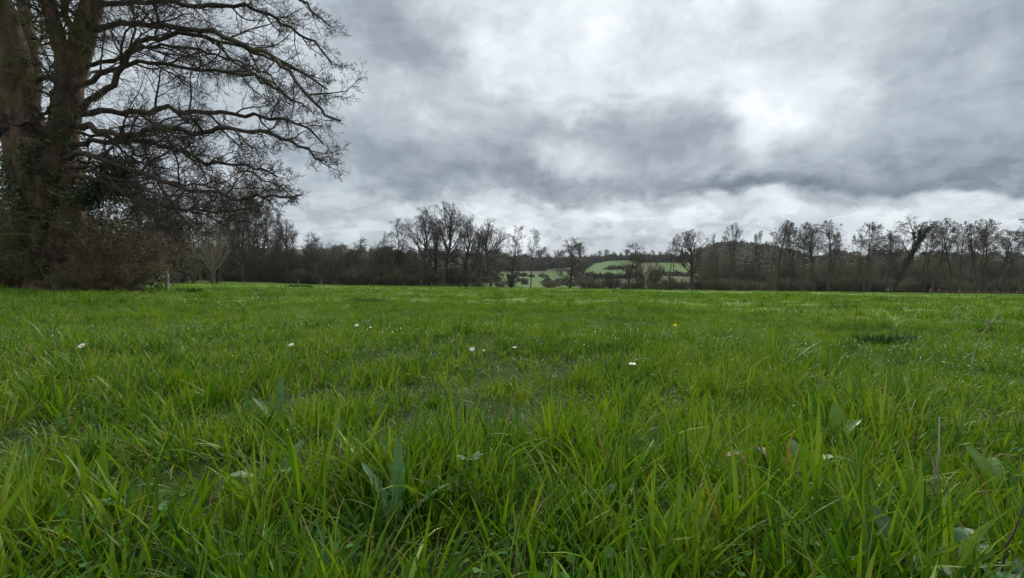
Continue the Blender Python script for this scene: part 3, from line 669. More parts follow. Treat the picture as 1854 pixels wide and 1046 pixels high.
# ------------------------------------------------------------------ thicket round the oak's foot (each bush a thing)
def make_thicket(seed, h, spread, leafn, leafm, stems=16, twm=None, leafsz=(.035, .075), ivyn=0, minr=.004):
    rng = np.random.default_rng(seed); mb = MB(); lf = MB()
    a = rng.uniform(0, 2 * pi, stems); S = np.stack([np.cos(a), np.sin(a), 0 * a], -1) * rng.uniform(.05, .45, stems)[:, None] * spread * .5
    S[:, 2] = -.1
    D = np.stack([np.cos(a), np.sin(a), 1 / rng.uniform(.15, .75, stems) * .8], -1); Ln = h * rng.uniform(.65, 1.12, stems)
    P, R = grow(S, D, Ln, rng.uniform(.008, .02, stems) * h / 3 + minr, 9, .13, (0, 0, -.12), rng, .3); tubes(mb, P, R, 5)
    al = levels(mb, P, R, Ln, [dict(n=9, t0=.08, t1=1, ang=.7, lr=.46, rr=.6, K=6, wander=.18, trop=(0, 0, .02), sides=4, taper=.35),
                               dict(n=6, t0=.1, t1=1, ang=.8, lr=.5, rr=.6, K=4, wander=.2, trop=(0, 0, 0), sides=3, taper=.3),
                               dict(n=2, t0=.1, t1=1, ang=.8, lr=.55, rr=.7, K=3, wander=.2, trop=(0, 0, 0), sides=3, taper=.3)], rng, minr=minr)
    me = mb.mesh('thicket_branches', twm or M_NEARTWIG)
    leaves(lf, np.concatenate([pts_on(al[2], leafn * 2 // 3, rng, .2, .03), pts_on(al[1], leafn // 3, rng, .2, .03)]), leafsz, rng, droop=.5)
    lm = lf.mesh('thicket_leaves', leafm)
    return me, lm
def plant_copy(name, parts, loc, label, cat, group=None, rz=0, s=(1, 1, 1), lean=None):
    o = empty(name, loc, label, cat, group, rz, s)
    if lean: o.rotation_euler = (lean[0], lean[1], rz)
    for nm, me in parts: link(nm, me, o)
    return o
def build_near_thicket():
    rng = np.random.default_rng(4)
    A = make_thicket(1, 3.2, 1.7, 3600, M_BROWNLEAF, 20)
    Bt = make_thicket(2, 4.2, 1.5, 1500, M_BROWNLEAF, 18)
    C = make_thicket(3, 2.1, 1.9, 4200, M_BROWNLEAF, 24)
    Dk = make_thicket(4, 4.6, 2.0, 8500, M_IVY, 16, None, (.05, .09))
    sp = [  # kind, px, Y, scale, label
        (A, 176, 16.6, 1.0, 'brown leafy thicket bush against the right side of the oak trunk'),
        (C, 188, 15.4, .72, 'low tangled bush with withered leaves in front of the hedge bottom right of the oak'),
        (A, 192, 16.6, .76, 'rounded twiggy bush with withered leaves second from the thicket end near the post'),
        (C, 222, 17.0, .52, 'last and lowest thicket bush nearest the leaning fence post'),
        (Bt, 190, 18.2, 1.0, 'tall arching hazel bush standing behind the thicket right of the oak'),
        (Dk, 150, 17.6, .9, 'dark evergreen holly bush directly behind the oak trunk'),
        (C, 150, 14.6, .42, 'small bramble clump at the right foot of the oak trunk'),
        (Dk, -22, 18.0, 1.0, 'dark leafy bush at the left edge of the photo'),
        (A, 12, 17.0, .95, 'brown thicket bush just left of the oak trunk'),
        (C, 26, 15.4, .62, 'low bramble bush at the left foot of the oak'),
        (Bt, 0, 19.0, 1.15, 'tall twiggy hazel behind the bushes at the left edge'),
        (Bt, -60, 16, 1.0, 'arching hazel bush furthest out to the left'),
        (A, 204, 20.5, .85, 'twiggy bush set back behind the thicket end by the post'),
        (Dk, 60, 20.5, 1.0, 'dark holly bush far behind the gap left of the oak trunk'),
        (Dk, 200, 21.0, .78, 'dark leafy bush set deep behind the right hand thicket')]
    for k, (m, px, Y, s, lb) in enumerate(sp):
        plant_copy('thicket_bush', (('branches', m[0]), ('leaves', m[1])), at(px, Y), lb, 'bush', 'bushes in the thicket round the oak', rng.uniform(0, 6.28), (s, s, s * rng.uniform(.92, 1.05)))
build_near_thicket()

# ------------------------------------------------------------------ middle-distance trees: unit-height prototypes (10 m), copied with their parts
def proto_tree(kind, seed):
    """returns (trunk mesh, crown mesh, extra leaf mesh or None); height about 10, base at origin"""
    rng = np.random.default_rng(seed); tk = MB(); cr = MB(); ex = None
    bm_, tm = M_FARBARK, M_FARTWIG; mr = .016
    if kind == 'oak':
        P, R = grow(np.array([[0, 0, -.2]]), np.array([[rng.normal(0, .08), 0, 1.]]), np.array([6.2]), np.array([.30]), 12, .05, (0, 0, .1), rng, .42)
        tubes(tk, P, R, 9)
        env = ((rng.normal(0, .3), 0, 6.0), (3.5 + rng.normal(0, .2), 3.4, 3.75))
        n = 15; S, D, L, r = spawn(P, R, np.array([6.2]), n, .38, 1.0, .8, .1, 1, .62, rng, 0)
        t = (np.arange(n) + .5) / n; a = np.arange(n) * 2.4 + rng.uniform(0, .5, n); inc = 1.35 - 1.15 * t + rng.normal(0, .10, n)
        D = np.stack([np.cos(a) * np.sin(inc), np.sin(a) * np.sin(inc), np.cos(inc)], -1); L = env_limit(S, D, np.full(n, 9.), env, rng) * rng.uniform(.85, 1, n)
        P1, R1 = grow(S, D, L, np.maximum(r, .07), 10, .11, (0, 0, .12), rng, .3); tubes(cr, P1, R1, 6)
        levels(cr, P1, R1, L, [dict(n=9, t0=.2, t1=1, ang=.70, lr=.62, rr=.6, K=7, wander=.15, trop=(0, 0, .15), sides=4, taper=.45),
                               dict(n=7, t0=.15, t1=1, ang=.75, lr=.50, rr=.55, K=5, wander=.18, trop=(0, 0, .10), sides=3, taper=.4),
                               dict(n=5, t0=.15, t1=1, ang=.75, lr=.5, rr=.6, K=3, wander=.18, trop=(0, 0, .1), sides=3, taper=.3),
                               dict(n=2, t0=.2, t1=1, ang=.75, lr=.5, rr=.7, K=2, wander=.18, trop=(0, 0, .1), sides=3, taper=.3)], rng, minr=.0085, env=env)
    elif kind in ('alder', 'alder_wind'):
        ns = (2, 3, 2, 1, 2)[seed % 5] if kind == 'alder' else 1; wx = .10 if kind == 'alder' else .30
        a = rng.uniform(0, 6.28, ns); S = np.stack([np.cos(a) * .3, np.sin(a) * .3, -.2 + 0 * a], -1); D = np.stack([np.cos(a) * .07 + wx * .35, np.sin(a) * .07, 1 + 0 * a], -1)
        L = 9.6 * rng.uniform(.84, 1.0, ns); L[0] = 9.6
        P, R = grow(S, D, L, np.full(ns, .13), 12, .028, (wx * .2, 0, 0.3), rng, .15); tubes(tk, P, R, 8)
        top = P[0, -1]; env = ((top[0] * .75, top[1] * .75, 6.9), (2.1 if ns > 1 else 1.7, 1.9, 2.9))
        S, D, L1, r = spawn(P, R, L, 20, .42, 1.0, .80, .15, .34, .42, rng, .25, planar=.2); L1 = env_limit(S, D, L1, env, rng)
        P1, R1 = grow(S, D, L1, r, 7, .13, (wx, 0, .35), rng, .3); tubes(cr, P1, R1, 4)
        al = levels(cr, P1, R1, L1, [dict(n=7, t0=.2, t1=1, ang=.65, lr=.5, rr=.6, K=5, wander=.17, trop=(wx * .5, 0, .1), sides=3, taper=.4, planar=.4),
                                dict(n=6, t0=.2, t1=1, ang=.7, lr=.5, rr=.6, K=3, wander=.18, trop=(0, 0, .05), sides=3, taper=.3, planar=.4),
                                dict(n=3, t0=.2, t1=1, ang=.7, lr=.5, rr=.7, K=2, wander=.18, trop=(0, 0, .05), sides=3, taper=.3, planar=.4)], rng, minr=.010, env=env)
        leaves(cr, pts_on(al[-2], 700, rng, .3, .03), (.025, .055), rng, droop=1)
    elif kind == 'slender':
        P, R = grow(np.array([[0, 0, -.2]]), np.array([[0, 0, 1.]]), np.array([9.9]), np.array([.12]), 12, .03, (0, 0, .1), rng, .1); tubes(tk, P, R, 7)
        S, D, L, r = spawn(P, R, np.array([9.9]), 46, .14, .99, .70, .14, .26, .5, rng, .62)
        P1, R1 = grow(S, D, L, r, 6, .13, (0, 0, .3), rng, .3); tubes(cr, P1, R1, 4)
        levels(cr, P1, R1, L, [dict(n=8, t0=.2, t1=1, ang=.65, lr=.48, rr=.6, K=4, wander=.16, trop=(0, 0, .2), sides=3, taper=.4),
                               dict(n=5, t0=.2, t1=1, ang=.65, lr=.5, rr=.6, K=3, wander=.16, trop=(0, 0, .1), sides=3, taper=.3),
                               dict(n=3, t0=.2, t1=1, ang=.65, lr=.5, rr=.6, K=2, wander=.16, trop=(0, 0, .1), sides=3, taper=.3)], rng, minr=.010)
    elif kind == 'poplar':        # tall pale stems, sparse short branches high up
        bm_, tm = M_PALEBARK, M_PALETWIG
        P, R = grow(np.array([[0, 0, -.2]]), np.array([[rng.normal(0, .03), 0, 1.]]), np.array([10.0]), np.array([.085]), 14, .045, (0, 0, .1), rng, .15); tubes(tk, P, R, 7)
        S, D, L, r = spawn(P, R, np.array([10.]), 34, .22, .99, .55, .14, .24, .6, rng, .5)
        P1, R1 = grow(S, D, L, r, 6, .14, (0, 0, .35), rng, .3); tubes(cr, P1, R1, 4)
        levels(cr, P1, R1, L, [dict(n=7, t0=.2, t1=1, ang=.6, lr=.5, rr=.65, K=4, wander=.16, trop=(0, 0, .2), sides=3, taper=.4),
                               dict(n=5, t0=.2, t1=1, ang=.6, lr=.5, rr=.65, K=2, wander=.16, trop=(0, 0, .1), sides=3, taper=.3)], rng, minr=.011)
    elif kind == 'willow':        # pale many-stemmed tree from a short bole
        bm_, tm = M_PALEBARK, M_PALETWIG
        P, R = grow(np.array([[0, 0, -.2]]), np.array([[0, 0, 1.]]), np.array([1.6]), np.array([.30]), 4, .04, (0, 0, .1), rng, .8); tubes(tk, P, R, 8)
        n = 13; a = rng.uniform(0, 6.28, n); S = np.repeat(P[:, -1], n, 0) - np.array([0, 0, 1]) * rng.uniform(0, .6, n)[:, None]
        D = np.stack([np.cos(a), np.sin(a), 1 / rng.uniform(.08, .8, n)], -1); L = 8.6 * rng.uniform(.55, 1, n) * np.clip(nrm(D)[:, 2], .5, 1)
        P1, R1 = grow(S, D, L, np.full(n, .10), 10, .07, (0, 0, .25), rng, .2); tubes(cr, P1, R1, 5)
        levels(cr, P1, R1, L, [dict(n=10, t0=.15, t1=1, ang=.55, lr=.32, rr=.5, K=5, wander=.14, trop=(0, 0, .2), sides=3, taper=.5),
                               dict(n=6, t0=.15, t1=1, ang=.6, lr=.45, rr=.6, K=4, wander=.16, trop=(0, 0, .1), sides=3, taper=.3),
                               dict(n=2, t0=.15, t1=1, ang=.6, lr=.45, rr=.6, K=2, wander=.16, trop=(0, 0, .1), sides=3, taper=.3)], rng, minr=.012)
    elif kind == 'domed':         # short tree with a dense rounded crown of fine upright twigs
        n = 9; a = rng.uniform(0, 6.28, n); S = np.stack([np.cos(a) * .15, np.sin(a) * .15, 0 * a - .2], -1); D = np.stack([np.cos(a), np.sin(a), 1 / rng.uniform(.1, .8, n)], -1)
        L = rng.uniform(4.5, 6.2, n); P, R = grow(S, D, L, np.full(n, .13), 8, .09, (0, 0, .2), rng, .35); tubes(tk, P, R, 6)
        levels(cr, P, R, L, [dict(n=8, t0=.35, t1=1, ang=.6, lr=.75, rr=.6, K=7, wander=.14, trop=(0, 0, .5), sides=4, taper=.4),
                             dict(n=7, t0=.2, t1=1, ang=.6, lr=.42, rr=.6, K=5, wander=.16, trop=(0, 0, .35), sides=3, taper=.3),
                             dict(n=4, t0=.2, t1=1, ang=.6, lr=.5, rr=.65, K=3, wander=.16, trop=(0, 0, .1), sides=3, taper=.3)], rng, minr=.013)
    return tk.mesh(kind + '_trunk', bm_), cr.mesh(kind + '_crown', tm), ex
PR = {}
def proto(kind, v=0):
    key = (kind, v)
    if key not in PR: PR[key] = proto_tree(kind, 100 + v * 17 + sum(map(ord, kind)))
    return PR[key]
def ivy_coat(height, r, n, seed, lo=0.0, hi=1.0):
    rng = np.random.default_rng(seed); lf = MB(); t = rng.uniform(lo, hi, n); a = rng.uniform(0, 2 * pi, n)
    cl = 1 + .5 * np.sin(t * 23 + a * 2) + .4 * np.sin(t * 41 - a * 3 + 1); rr = r * (1.15 - .45 * t) * cl * rng.uniform(.3, 1.1, n)
    leaves(lf, np.stack([rr * np.cos(a), rr * np.sin(a), t * height + rng.normal(0, .1, n)], -1), (.10, .22), rng, droop=.6, elong=1.2)
    return lf.mesh('ivy_coat', M_IVY)
rngT = np.random.default_rng(77)
def tree(name, kind, v, px, top, Y, label, wf=1.0, rz=None, lean=0.0, group=None, ivy=None, basey=None, cat='tree'):
    """stand a copy at photo column px on the ground at depth Y, as tall as photo row `top` says"""
    loc = at(px, Y); zt = CAMH + (HZ - top) / F * Y; h = zt - loc[2]; s = h / 9.6
    tk, cr, ex = proto(kind, v)
    parts = [('trunk', tk), ('crown', cr)] + ([ex] if ex else [])
    if rz is None: rz = rngT.uniform(0, 6.28) if kind not in ('alder_wind',) else rngT.normal(0, .35)
    o = plant_copy(name, parts, loc, label, cat, group, rz, (s * wf, s * wf, s), (0, lean, ) if lean else None)
    if ivy: link('ivy', ivy, o)
    return o
IVY_A = ivy_coat(6.2, .62, 3200, 1); IVY_B = ivy_coat(5.2, .9, 4200, 2, .25, 1.0); IVY_C = ivy_coat(9.3, .30, 1500, 3, .1, .8)
GL = 'trees at the left end of the far hedge'; GO = 'bare oaks at the far edge of the field'; GA = 'alders along the right of the field'
def build_row():
    T = tree
    # ---- left: pale poplars and ivied trees beyond the post
    pops = [(262, 372, 62, 'tall thin bare poplar just right of the thicket, half hidden by oak twigs'), (292, 352, 66, 'thin pale stem rising left of the ivy covered trees'),
            (338, 350, 70, 'pale straight poplar rising right behind the first ivied tree'), (362, 342, 70, 'slender poplar above the leaning ivied trunk'),
            (404, 346, 74, 'pale poplar just right of the many stemmed willow'), (417, 358, 78, 'thin poplar in the middle of the close pale stems'),
            (430, 340, 74, 'tallest of the pale poplars right of the willow'), (450, 366, 80, 'leaning crooked pale stem among the poplars'),
            (466, 352, 78, 'thin pale poplar third from the right end of the stems'), (487, 372, 82, 'rightmost pale poplar before the gap of open sky'),
            (278, 392, 80, 'faint far poplar between thicket and ivied trees'), (378, 372, 84, 'faint poplar straight behind the willow'),
            (500, 404, 84, 'short thin stem between the poplars and the fan shaped tree')]
    for k, (px, tp, Y, lb) in enumerate(pops):
        T('poplar_tree', 'poplar', k % 3, px, tp - 14, Y + 24, lb, .9 + .35 * (k % 3), group='pale slender poplars at the left', lean=rngT.normal(0, .03))
    T('willow_tree', 'willow', 0, 387, 380, 62, 'pale many stemmed willow on a short bole standing in the left meadow', .8)
    for (kd, v, px, tp, Y, wf, lb) in [('slender', 3, 250, 350, 58, 1.7, 'twiggy bare tree emerging from the thicket top left of the poplars'), ('slender', 0, 300, 362, 70, 1.8, 'spreading bare tree filling the gap left of the ivied pair'),
            ('oak', 3, 352, 372, 86, .9, 'small round headed bare tree far behind the stump like tree'), ('slender', 1, 440, 352, 88, 1.6, 'brown bare tree behind the tallest pale poplars'), ('slender', 2, 474, 378, 90, 1.5, 'twiggy tree at the right end of the poplars'),
            ('slender', 2, 415, 362, 92, 1.8, 'wide faint bare tree behind the middle of the poplars'), ('slender', 3, 560, 428, 93, 1.6, 'small bare tree topping the hedge right of the fan shaped tree'), ('slender', 0, 640, 434, 94, 1.7, 'small bare tree topping the hedge right of the dome')]:
        T('bare_tree', kd, v, px, tp, Y, lb, wf)
    T('pollard_tree', 'domed', 1, 350, 440, 60, 'squat stump like tree with a twiggy head left of the willow', .62)
    T('ivied_tree', 'slender', 1, 312, 398, 64, 'upright tree clothed in dark ivy, left of a pair', 1.2, ivy=IVY_A)
    T('ivied_tree', 'slender', 2, 331, 412, 67, 'shorter ivy covered tree, right of the pair by the stump like tree', 1.2, ivy=IVY_A)
    T('ivied_tree', 'slender', 1, 388, 412, 74, 'ivy covered trunk leaning left behind the pale willow', 1.0, lean=-.16, ivy=IVY_A)
    T('ash_tree', 'oak', 0, 520, 398, 90, 'fan shaped bare tree with fine upright twigs above the left hedge', .8)
    T('domed_tree', 'domed', 0, 604, 422, 88, 'low bare tree with a wide flat dome above the hedge', 1.1)
    T('small_tree', 'slender', 0, 681, 426, 92, 'small bare tree top poking above the hedge left of the dark ivy', 1.2)
    T('small_tree', 'slender', 2, 721, 400, 94, 'thin pale topped tree growing out of a dark ivy mass', 1.0, ivy=IVY_B)
    # ---- the oaks in the middle
    T('oak_tree', 'oak', 0, 762, 376, 90, 'bare oak with a V shaped crown, leftmost of the tall middle group', .80, 1.0, group=GO)
    T('oak_tree', 'oak', 1, 803, 366, 90, 'tallest bare oak of the middle group with a broad round head', .88, 2.2, group=GO)
    T('oak_tree', 'oak', 2, 787, 396, 92, 'dark ivied stem just left of the tallest middle oak', .5, .3, group=GO, ivy=IVY_C, lean=.05)
    T('oak_tree', 'oak', 3, 842, 388, 93, 'bare oak directly right of the tallest middle oak', .82, 4.1, group=GO)
    T('oak_tree', 'oak', 0, 888, 397, 88, 'bare oak with a thick pale leaning base at the right of the middle group', .92, 3.7, group=GO)
    T('oak_tree', 'oak', 1, 864, 412, 94, 'thin leaning oak stem tucked between two middle oaks', .6, .9, group=GO, lean=.12)
    T('small_tree', 'slender', 0, 925, 419, 92, 'slender bare tree between the thick based oak and the twin stemmed tree', 1.2)
    T('twin_alder', 'alder', 4, 958, 414, 88, 'narrow tree with two close dark stems standing alone at the field edge', .72, 0.2, ivy=None)
    T('meadow_alder', 'slender', 3, 1032, 437, 88, 'broad low tree with spreading lower branches in front of the green hill', 2.4)
    T('small_tree', 'slender', 1, 1137, 446, 90, 'faint thin tree before the bright green hill field', 2.0)
    T('alder_tree', 'alder', 0, 1215, 423, 90, 'narrow alder touching the left side of the round oak', .7, group=GA, lean=.03)
    T('round_oak', 'oak', 2, 1255, 416, 89, 'bare oak with a perfectly round airy crown, alone right of the green hill', 1.12, 2.0, group=GO)
    T('small_tree', 'slender', 3, 1297, 431, 92, 'thin straggly stem just right of the round oak', .7)
    # ---- alders to the right
    al = [(1326, 406, 88, 1, .75, 'alder with three leaning stems, first after the round oak', 'alder'),
          (1372, 420, 91, 2, .6, 'faint small alder left of the dense stemmed one', 'alder'),
          (1397, 402, 87, 0, 1.0, 'dark dense headed alder with a bundle of stems', 'alder'),
          (1408, 400, 89, 3, .8, 'alder stem leaning right out of the dense bundle', 'alder_wind'),
          (1430, 414, 90, 2, .8, 'short alder right of the dense bundle of stems', 'alder'),
          (1447, 410, 88, 1, .8, 'single straight alder with a small pointed head', 'alder_wind'),
          (1474, 404, 87, 3, .95, 'alder with two stems left of the wind swept one', 'alder'),
          (1494, 400, 88, 0, 1.3, 'wind swept alder whose crown streams to the right', 'alder_wind'),
          (1568, 404, 86, 2, 1.1, 'broad alder with a pointed top left of the ivied leaning tree', 'alder'),
          (1545, 424, 90, 1, 1.1, 'low spreading alder in the gap before the broad pointed one', 'alder_wind'),
          (1598, 417, 88, 1, 1.2, 'airy alder just left of the leaning ivied trunk', 'alder_wind'),
          (1622, 424, 92, 3, .9, 'small alder hidden behind the leaning ivied trunk', 'alder'),
          (1672, 409, 90, 0, .9, 'alder whose stem rises beside the head of the leaning ivied tree', 'alder'),
          (1688, 401, 85, 2, 1.1, 'alder leaning right from a crooked dark base', 'alder_wind'),
          (1720, 397, 87, 1, 1.1, 'tallest straight alder between the crooked and the pale stemmed ones', 'alder'),
          (1737, 404, 83, 0, .8, 'alder with a pale trunk foot right behind the rail fence', 'alder_wind'),
          (1778, 400, 84, 3, 1.15, 'wide headed dark alder above the right part of the rail fence', 'alder'),
          (1800, 420, 88, 2, 1.2, 'low alder filling the gap before the tree at the right edge', 'alder_wind'),
          (1822, 416, 86, 1, 1.1, 'twiggy alder beside the tallest tree at the right edge', 'alder'),
          (1858, 372, 80, 0, 1.15, 'tallest alder of the row, cut by the right edge of the photo', 'alder'),
          (1900, 380, 80, 2, 1.1, 'alder just beyond the right edge of the photo', 'alder'),
          (1512, 416, 93, 2, 1.0, 'faint alder behind the streaming crown of the wind swept one', 'alder'), (1765, 410, 92, 0, 1.1, 'faint alder behind the left of the wide headed dark one', 'alder')]
    for (px, tp, Y, v, wf, lb, kd) in al:
        T('alder_tree', kd, v, px, tp, Y, lb, wf, group=GA, lean=rngT.normal(.01, .02), ivy=IVY_C if False else None)
build_row()
def build_leaning():
    rng = np.random.default_rng(9); Y = 84; b = at(1611, Y); B = np.array(b); root = empty('leaning_tree', b, 'tree leaning far right with its trunk wrapped in black green ivy', 'tree')
    tk = MB(); cr = MB(); iv = MB()
    seq = [(1611, 531), (1624, 505), (1640, 478), (1654, 455), (1664, 435), (1671, 425)]
    P = np.array([pxp(a, c, Y) for a, c in seq]) - B; P, R, ln = resample(P, np.linspace(.34, .18, 6), 14, rng, .03); tubes(tk, P[None], R[None], 8)
    limbs = [[(1656, 450), (1656, 430), (1650, 412), (1645, 400)], [(1664, 436), (1664, 420), (1670, 408)], [(1671, 425), (1680, 416), (1684, 406)], [(1650, 462), (1640, 450), (1632, 430)], [(1628, 500), (1612, 488), (1600, 480)]]
    Ps = []; Rs = []; Ls = []
    for s in limbs:
        p, r, l = resample(np.array([pxp(a, c, Y + rng.normal(0, .6)) for a, c in s]) - B, np.linspace(.14, .05, len(s)), 10, rng, .03); Ps.append(p); Rs.append(r); Ls.append(l)
    P2 = np.stack(Ps); R2 = np.stack(Rs); L2 = np.array(Ls); tubes(cr, P2, R2, 6)
    levels(cr, P2, R2, L2, [dict(n=14, t0=.25, ang=.95, lr=.50, rr=.5, K=7, wander=.15, trop=(.2, 0, .1), sides=4, planar=.4), dict(n=8, ang=.7, lr=.5, rr=.6, K=5, wander=.17, trop=(.1, 0, .05), sides=3), dict(n=6, ang=.7, lr=.5, rr=.6, K=3, wander=.17, trop=(0, 0, .05), sides=3), dict(n=3, ang=.7, lr=.5, rr=.6, K=2, wander=.17, trop=(0, 0, .05), sides=3)], rng, minr=.011)
    link('trunk', tk.mesh('leaning_trunk', M_FARBARK), root); link('crown', cr.mesh('leaning_crown', M_FARTWIG), root)
    n = 7000; idx = (rng.beta(1.2, 1.1, n) * 14).astype(int); fr = rng.uniform(0, 1, n)[:, None]; idn = np.minimum(idx + 1, 14); c = P[idx] * (1 - fr) + P[idn] * fr
    n2 = 1500; i2 = rng.integers(0, 3, n2); t2 = (rng.uniform(0, .7, n2) * 10).astype(int); c2 = P2[i2, t2]
    q = nrm(rng.normal(size=(n, 3))) * (rng.uniform(.2, 1, n) * (.62 + .22 * np.sin(idx * 1.9 + 1)))[:, None]; q2 = nrm(rng.normal(size=(n2, 3))) * (rng.uniform(.1, .42, n2))[:, None]
    leaves(iv, np.concatenate([c + q, c2 + q2]), (.10, .2), rng, droop=.7, elong=1.2); link('ivy', iv.mesh('leaning_ivy', M_IVY), root)
build_leaning()

# ------------------------------------------------------------------ hedge and scrub bushes along the field edge
def hedge_proto(seed, dense=1.0, leafm=None, tw=None):
    """willow / thorn scrub about 5 m tall, 5 m wide"""
    rng = np.random.default_rng(seed); mb = MB(); lf = MB(); n = 26
    a = rng.uniform(0, 6.28, n); S = np.stack([np.cos(a), np.sin(a), 0 * a], -1) * (rng.uniform(.1, 1.0, n))[:, None]; S[:, 2] = -.2
    D = np.stack([np.cos(a), np.sin(a), 1 / rng.uniform(.1, 1.1, n)], -1); L = rng.uniform(3.4, 5.2, n)
    P, R = grow(S, D, L, np.full(n, .05), 7, .10, (0, 0, .1), rng, .4); tubes(mb, P, R, 4)
    al = levels(mb, P, R, L, [dict(n=10, t0=.06, ang=.6, lr=.42, rr=.6, K=5, wander=.16, trop=(0, 0, .2), sides=3, taper=.3),
                              dict(n=int(7 * dense), t0=.1, ang=.65, lr=.48, rr=.6, K=3, wander=.18, trop=(0, 0, .15), sides=3, taper=.3)], rng, minr=.017)
    k = int(5200 * dense); leaves(lf, np.concatenate([pts_on(al[1], k, rng, .1, .10), pts_on(al[0], k // 2, rng, .1, .15)]), (.05, .13), rng)
    return mb.mesh('hedge_branches', tw or M_BROWNTWIG), lf.mesh('hedge_buds', leafm or M_HEDGELEAF)
M_WOODLEAF = leafmat('dark_hedge_buds', (.050, .040, .028), (.060, .055, .030), (.09, .095, .045), .8, .1, .3)
HP = [hedge_proto(301, 1.0), hedge_proto(302, .7, None, M_FARTWIG), hedge_proto(303, .8), hedge_proto(304, .9, M_WOODLEAF, M_FARTWIG)]
HD = hedge_proto(305, 1.0, M_IVY)
def bush(px, top, Y, label, group, v=0, wpx=None, name='hedge_bush', p=None):
    loc = at(px, Y); h = CAMH + (HZ - top) / F * Y - loc[2]; s = h / 5.0; m = p or HP[v]
    wx = s if wpx is None else (wpx / F * Y) / 5.2
    plant_copy(name, (('branches', m[0]), ('buds', m[1])), loc, label, 'bush', group, rngT.uniform(0, 6.28), (wx, wx, s))
def build_hedges():
    # solid hedge at the left and centre: its bushes merge and nothing tells them apart
    g1 = 'bushes merged in the tall dense hedge left of centre'; l1 = 'brown bare bush merged into the tall hedge between the pale poplars and the middle oaks'
    for i, px in enumerate(np.arange(405, 760, 15)):
        bush(px + rngT.normal(0, 3), np.interp(px, [400, 470, 520, 600, 700, 760], [462, 452, 448, 452, 456, 462]) + rngT.normal(0, 4), 93 + rngT.uniform(-2, 5), l1, g1, i % 4, 38)
    for i, px in enumerate(np.arange(412, 760, 22)):
        bush(px + rngT.normal(0, 3), 484 + rngT.normal(0, 5), 90 + rngT.uniform(-1, 1.5), l1, g1, (i + 2) % 4, 36)
    g2 = 'bushes massed behind the left meadow'; l2 = 'dark bush in the mass behind the left meadow, below the poplars'
    for i, px in enumerate(np.arange(226, 412, 17)):
        bush(px + rngT.normal(0, 3), 446 + rngT.normal(0, 8), 108 + rngT.uniform(0, 6), l2, g2, i % 4, 48, p=HD if i % 3 == 0 else None)
    for i, px in enumerate(np.arange(-60, 260, 26)):
        bush(px, 420 + rngT.normal(0, 8), 46 + rngT.uniform(0, 5), 'dark bush in the shade behind the oak thicket', 'bushes in the shade behind the oak', i % 4, 60, p=HD if i % 2 else None)
    bush(721, 441, 95, 'dark evergreen bush swelling above the hedge under the thin pale topped tree', None, p=HD, wpx=36)
    bush(655, 470, 90, 'grey green rounded bush bulging forward from the left hedge', None, 1, 44)
    g3 = 'low bushes under the middle oaks'; l3 = 'low dark bush at the feet of the tall middle oaks'
    for i, px in enumerate([768, 782, 800, 818, 834, 850]): bush(px, 482 + rngT.normal(0, 4), 92 + i % 3, l3, g3, i % 4, 32)
    bush(868, 506, 91, 'low dark scrub between the middle oaks and the thick based oak', None, 2, 26); bush(905, 505, 90, 'small dark bush right of the thick based oak', None, 1, 24)
    bush(925, 498, 91, 'bush at the foot of the slender tree left of the twin stems', None, 3, 20)
    bush(996, 507, 90, 'small rusty brown bush right of the twin stemmed tree', None, 2, 24)
    bush(1062, 503, 90, 'low bush just right of the broad low tree', None, 0, 30); bush(1084, 500, 89, 'low bush second in the dark clump before the hill', None, 1, 30)
    bush(1108, 494, 90, 'tallest dark bush in the clump before the bright hill field', None, 3, 32); bush(1128, 508, 90, 'low bush at the right end of the clump before the hill', None, 2, 22)
    bush(1172, 466, 93, 'large round brown willow bush on visible stems', None, 1, 50, 'willow_bush'); bush(1150, 506, 91, 'low scrub left of the round willow bush', None, 0, 26); bush(1192, 508, 90, 'low scrub right of the round willow bush', None, 2, 28)
    g4 = 'low scrub under the round oak'; l4 = 'low dark scrub bush around the foot of the round oak'
    for i, px in enumerate([1210, 1226, 1240, 1262, 1276, 1292, 1308]): bush(px, 506 + rngT.normal(0, 3), 91 + i % 2, l4, g4, i % 4, 26)
    g5 = 'brown thicket behind the right hand alders'; l5 = 'brown bare bush in the continuous thicket behind the alders'
    for i, px in enumerate(np.arange(1300, 1990, 19)):
        tp = np.interp(px, [1300, 1340, 1380, 1420, 1560, 1700, 1850, 2000], [478, 470, 478, 474, 468, 470, 466, 460])
        bush(px + rngT.normal(0, 4), tp + rngT.normal(0, 9), 103 + rngT.uniform(-2, 6), l5, g5, i % 4, 48)
    g6 = 'dark undergrowth at the feet of the alders'; l6 = 'dark low bush in the undergrowth at the feet of the alders'
    for i, px in enumerate(np.arange(1318, 1990, 24)):
        if 1366 < px < 1392: continue
        bush(px + rngT.normal(0, 4), (508 if px < 1410 else 500) + rngT.normal(0, 4), 91 + rngT.uniform(-1, 3), l6, g6, i % 4, 36)
    bush(1563, 496, 88, 'black ivied bush bulging at the foot of the broad pointed alder', None, p=HD, wpx=22)
build_hedges()

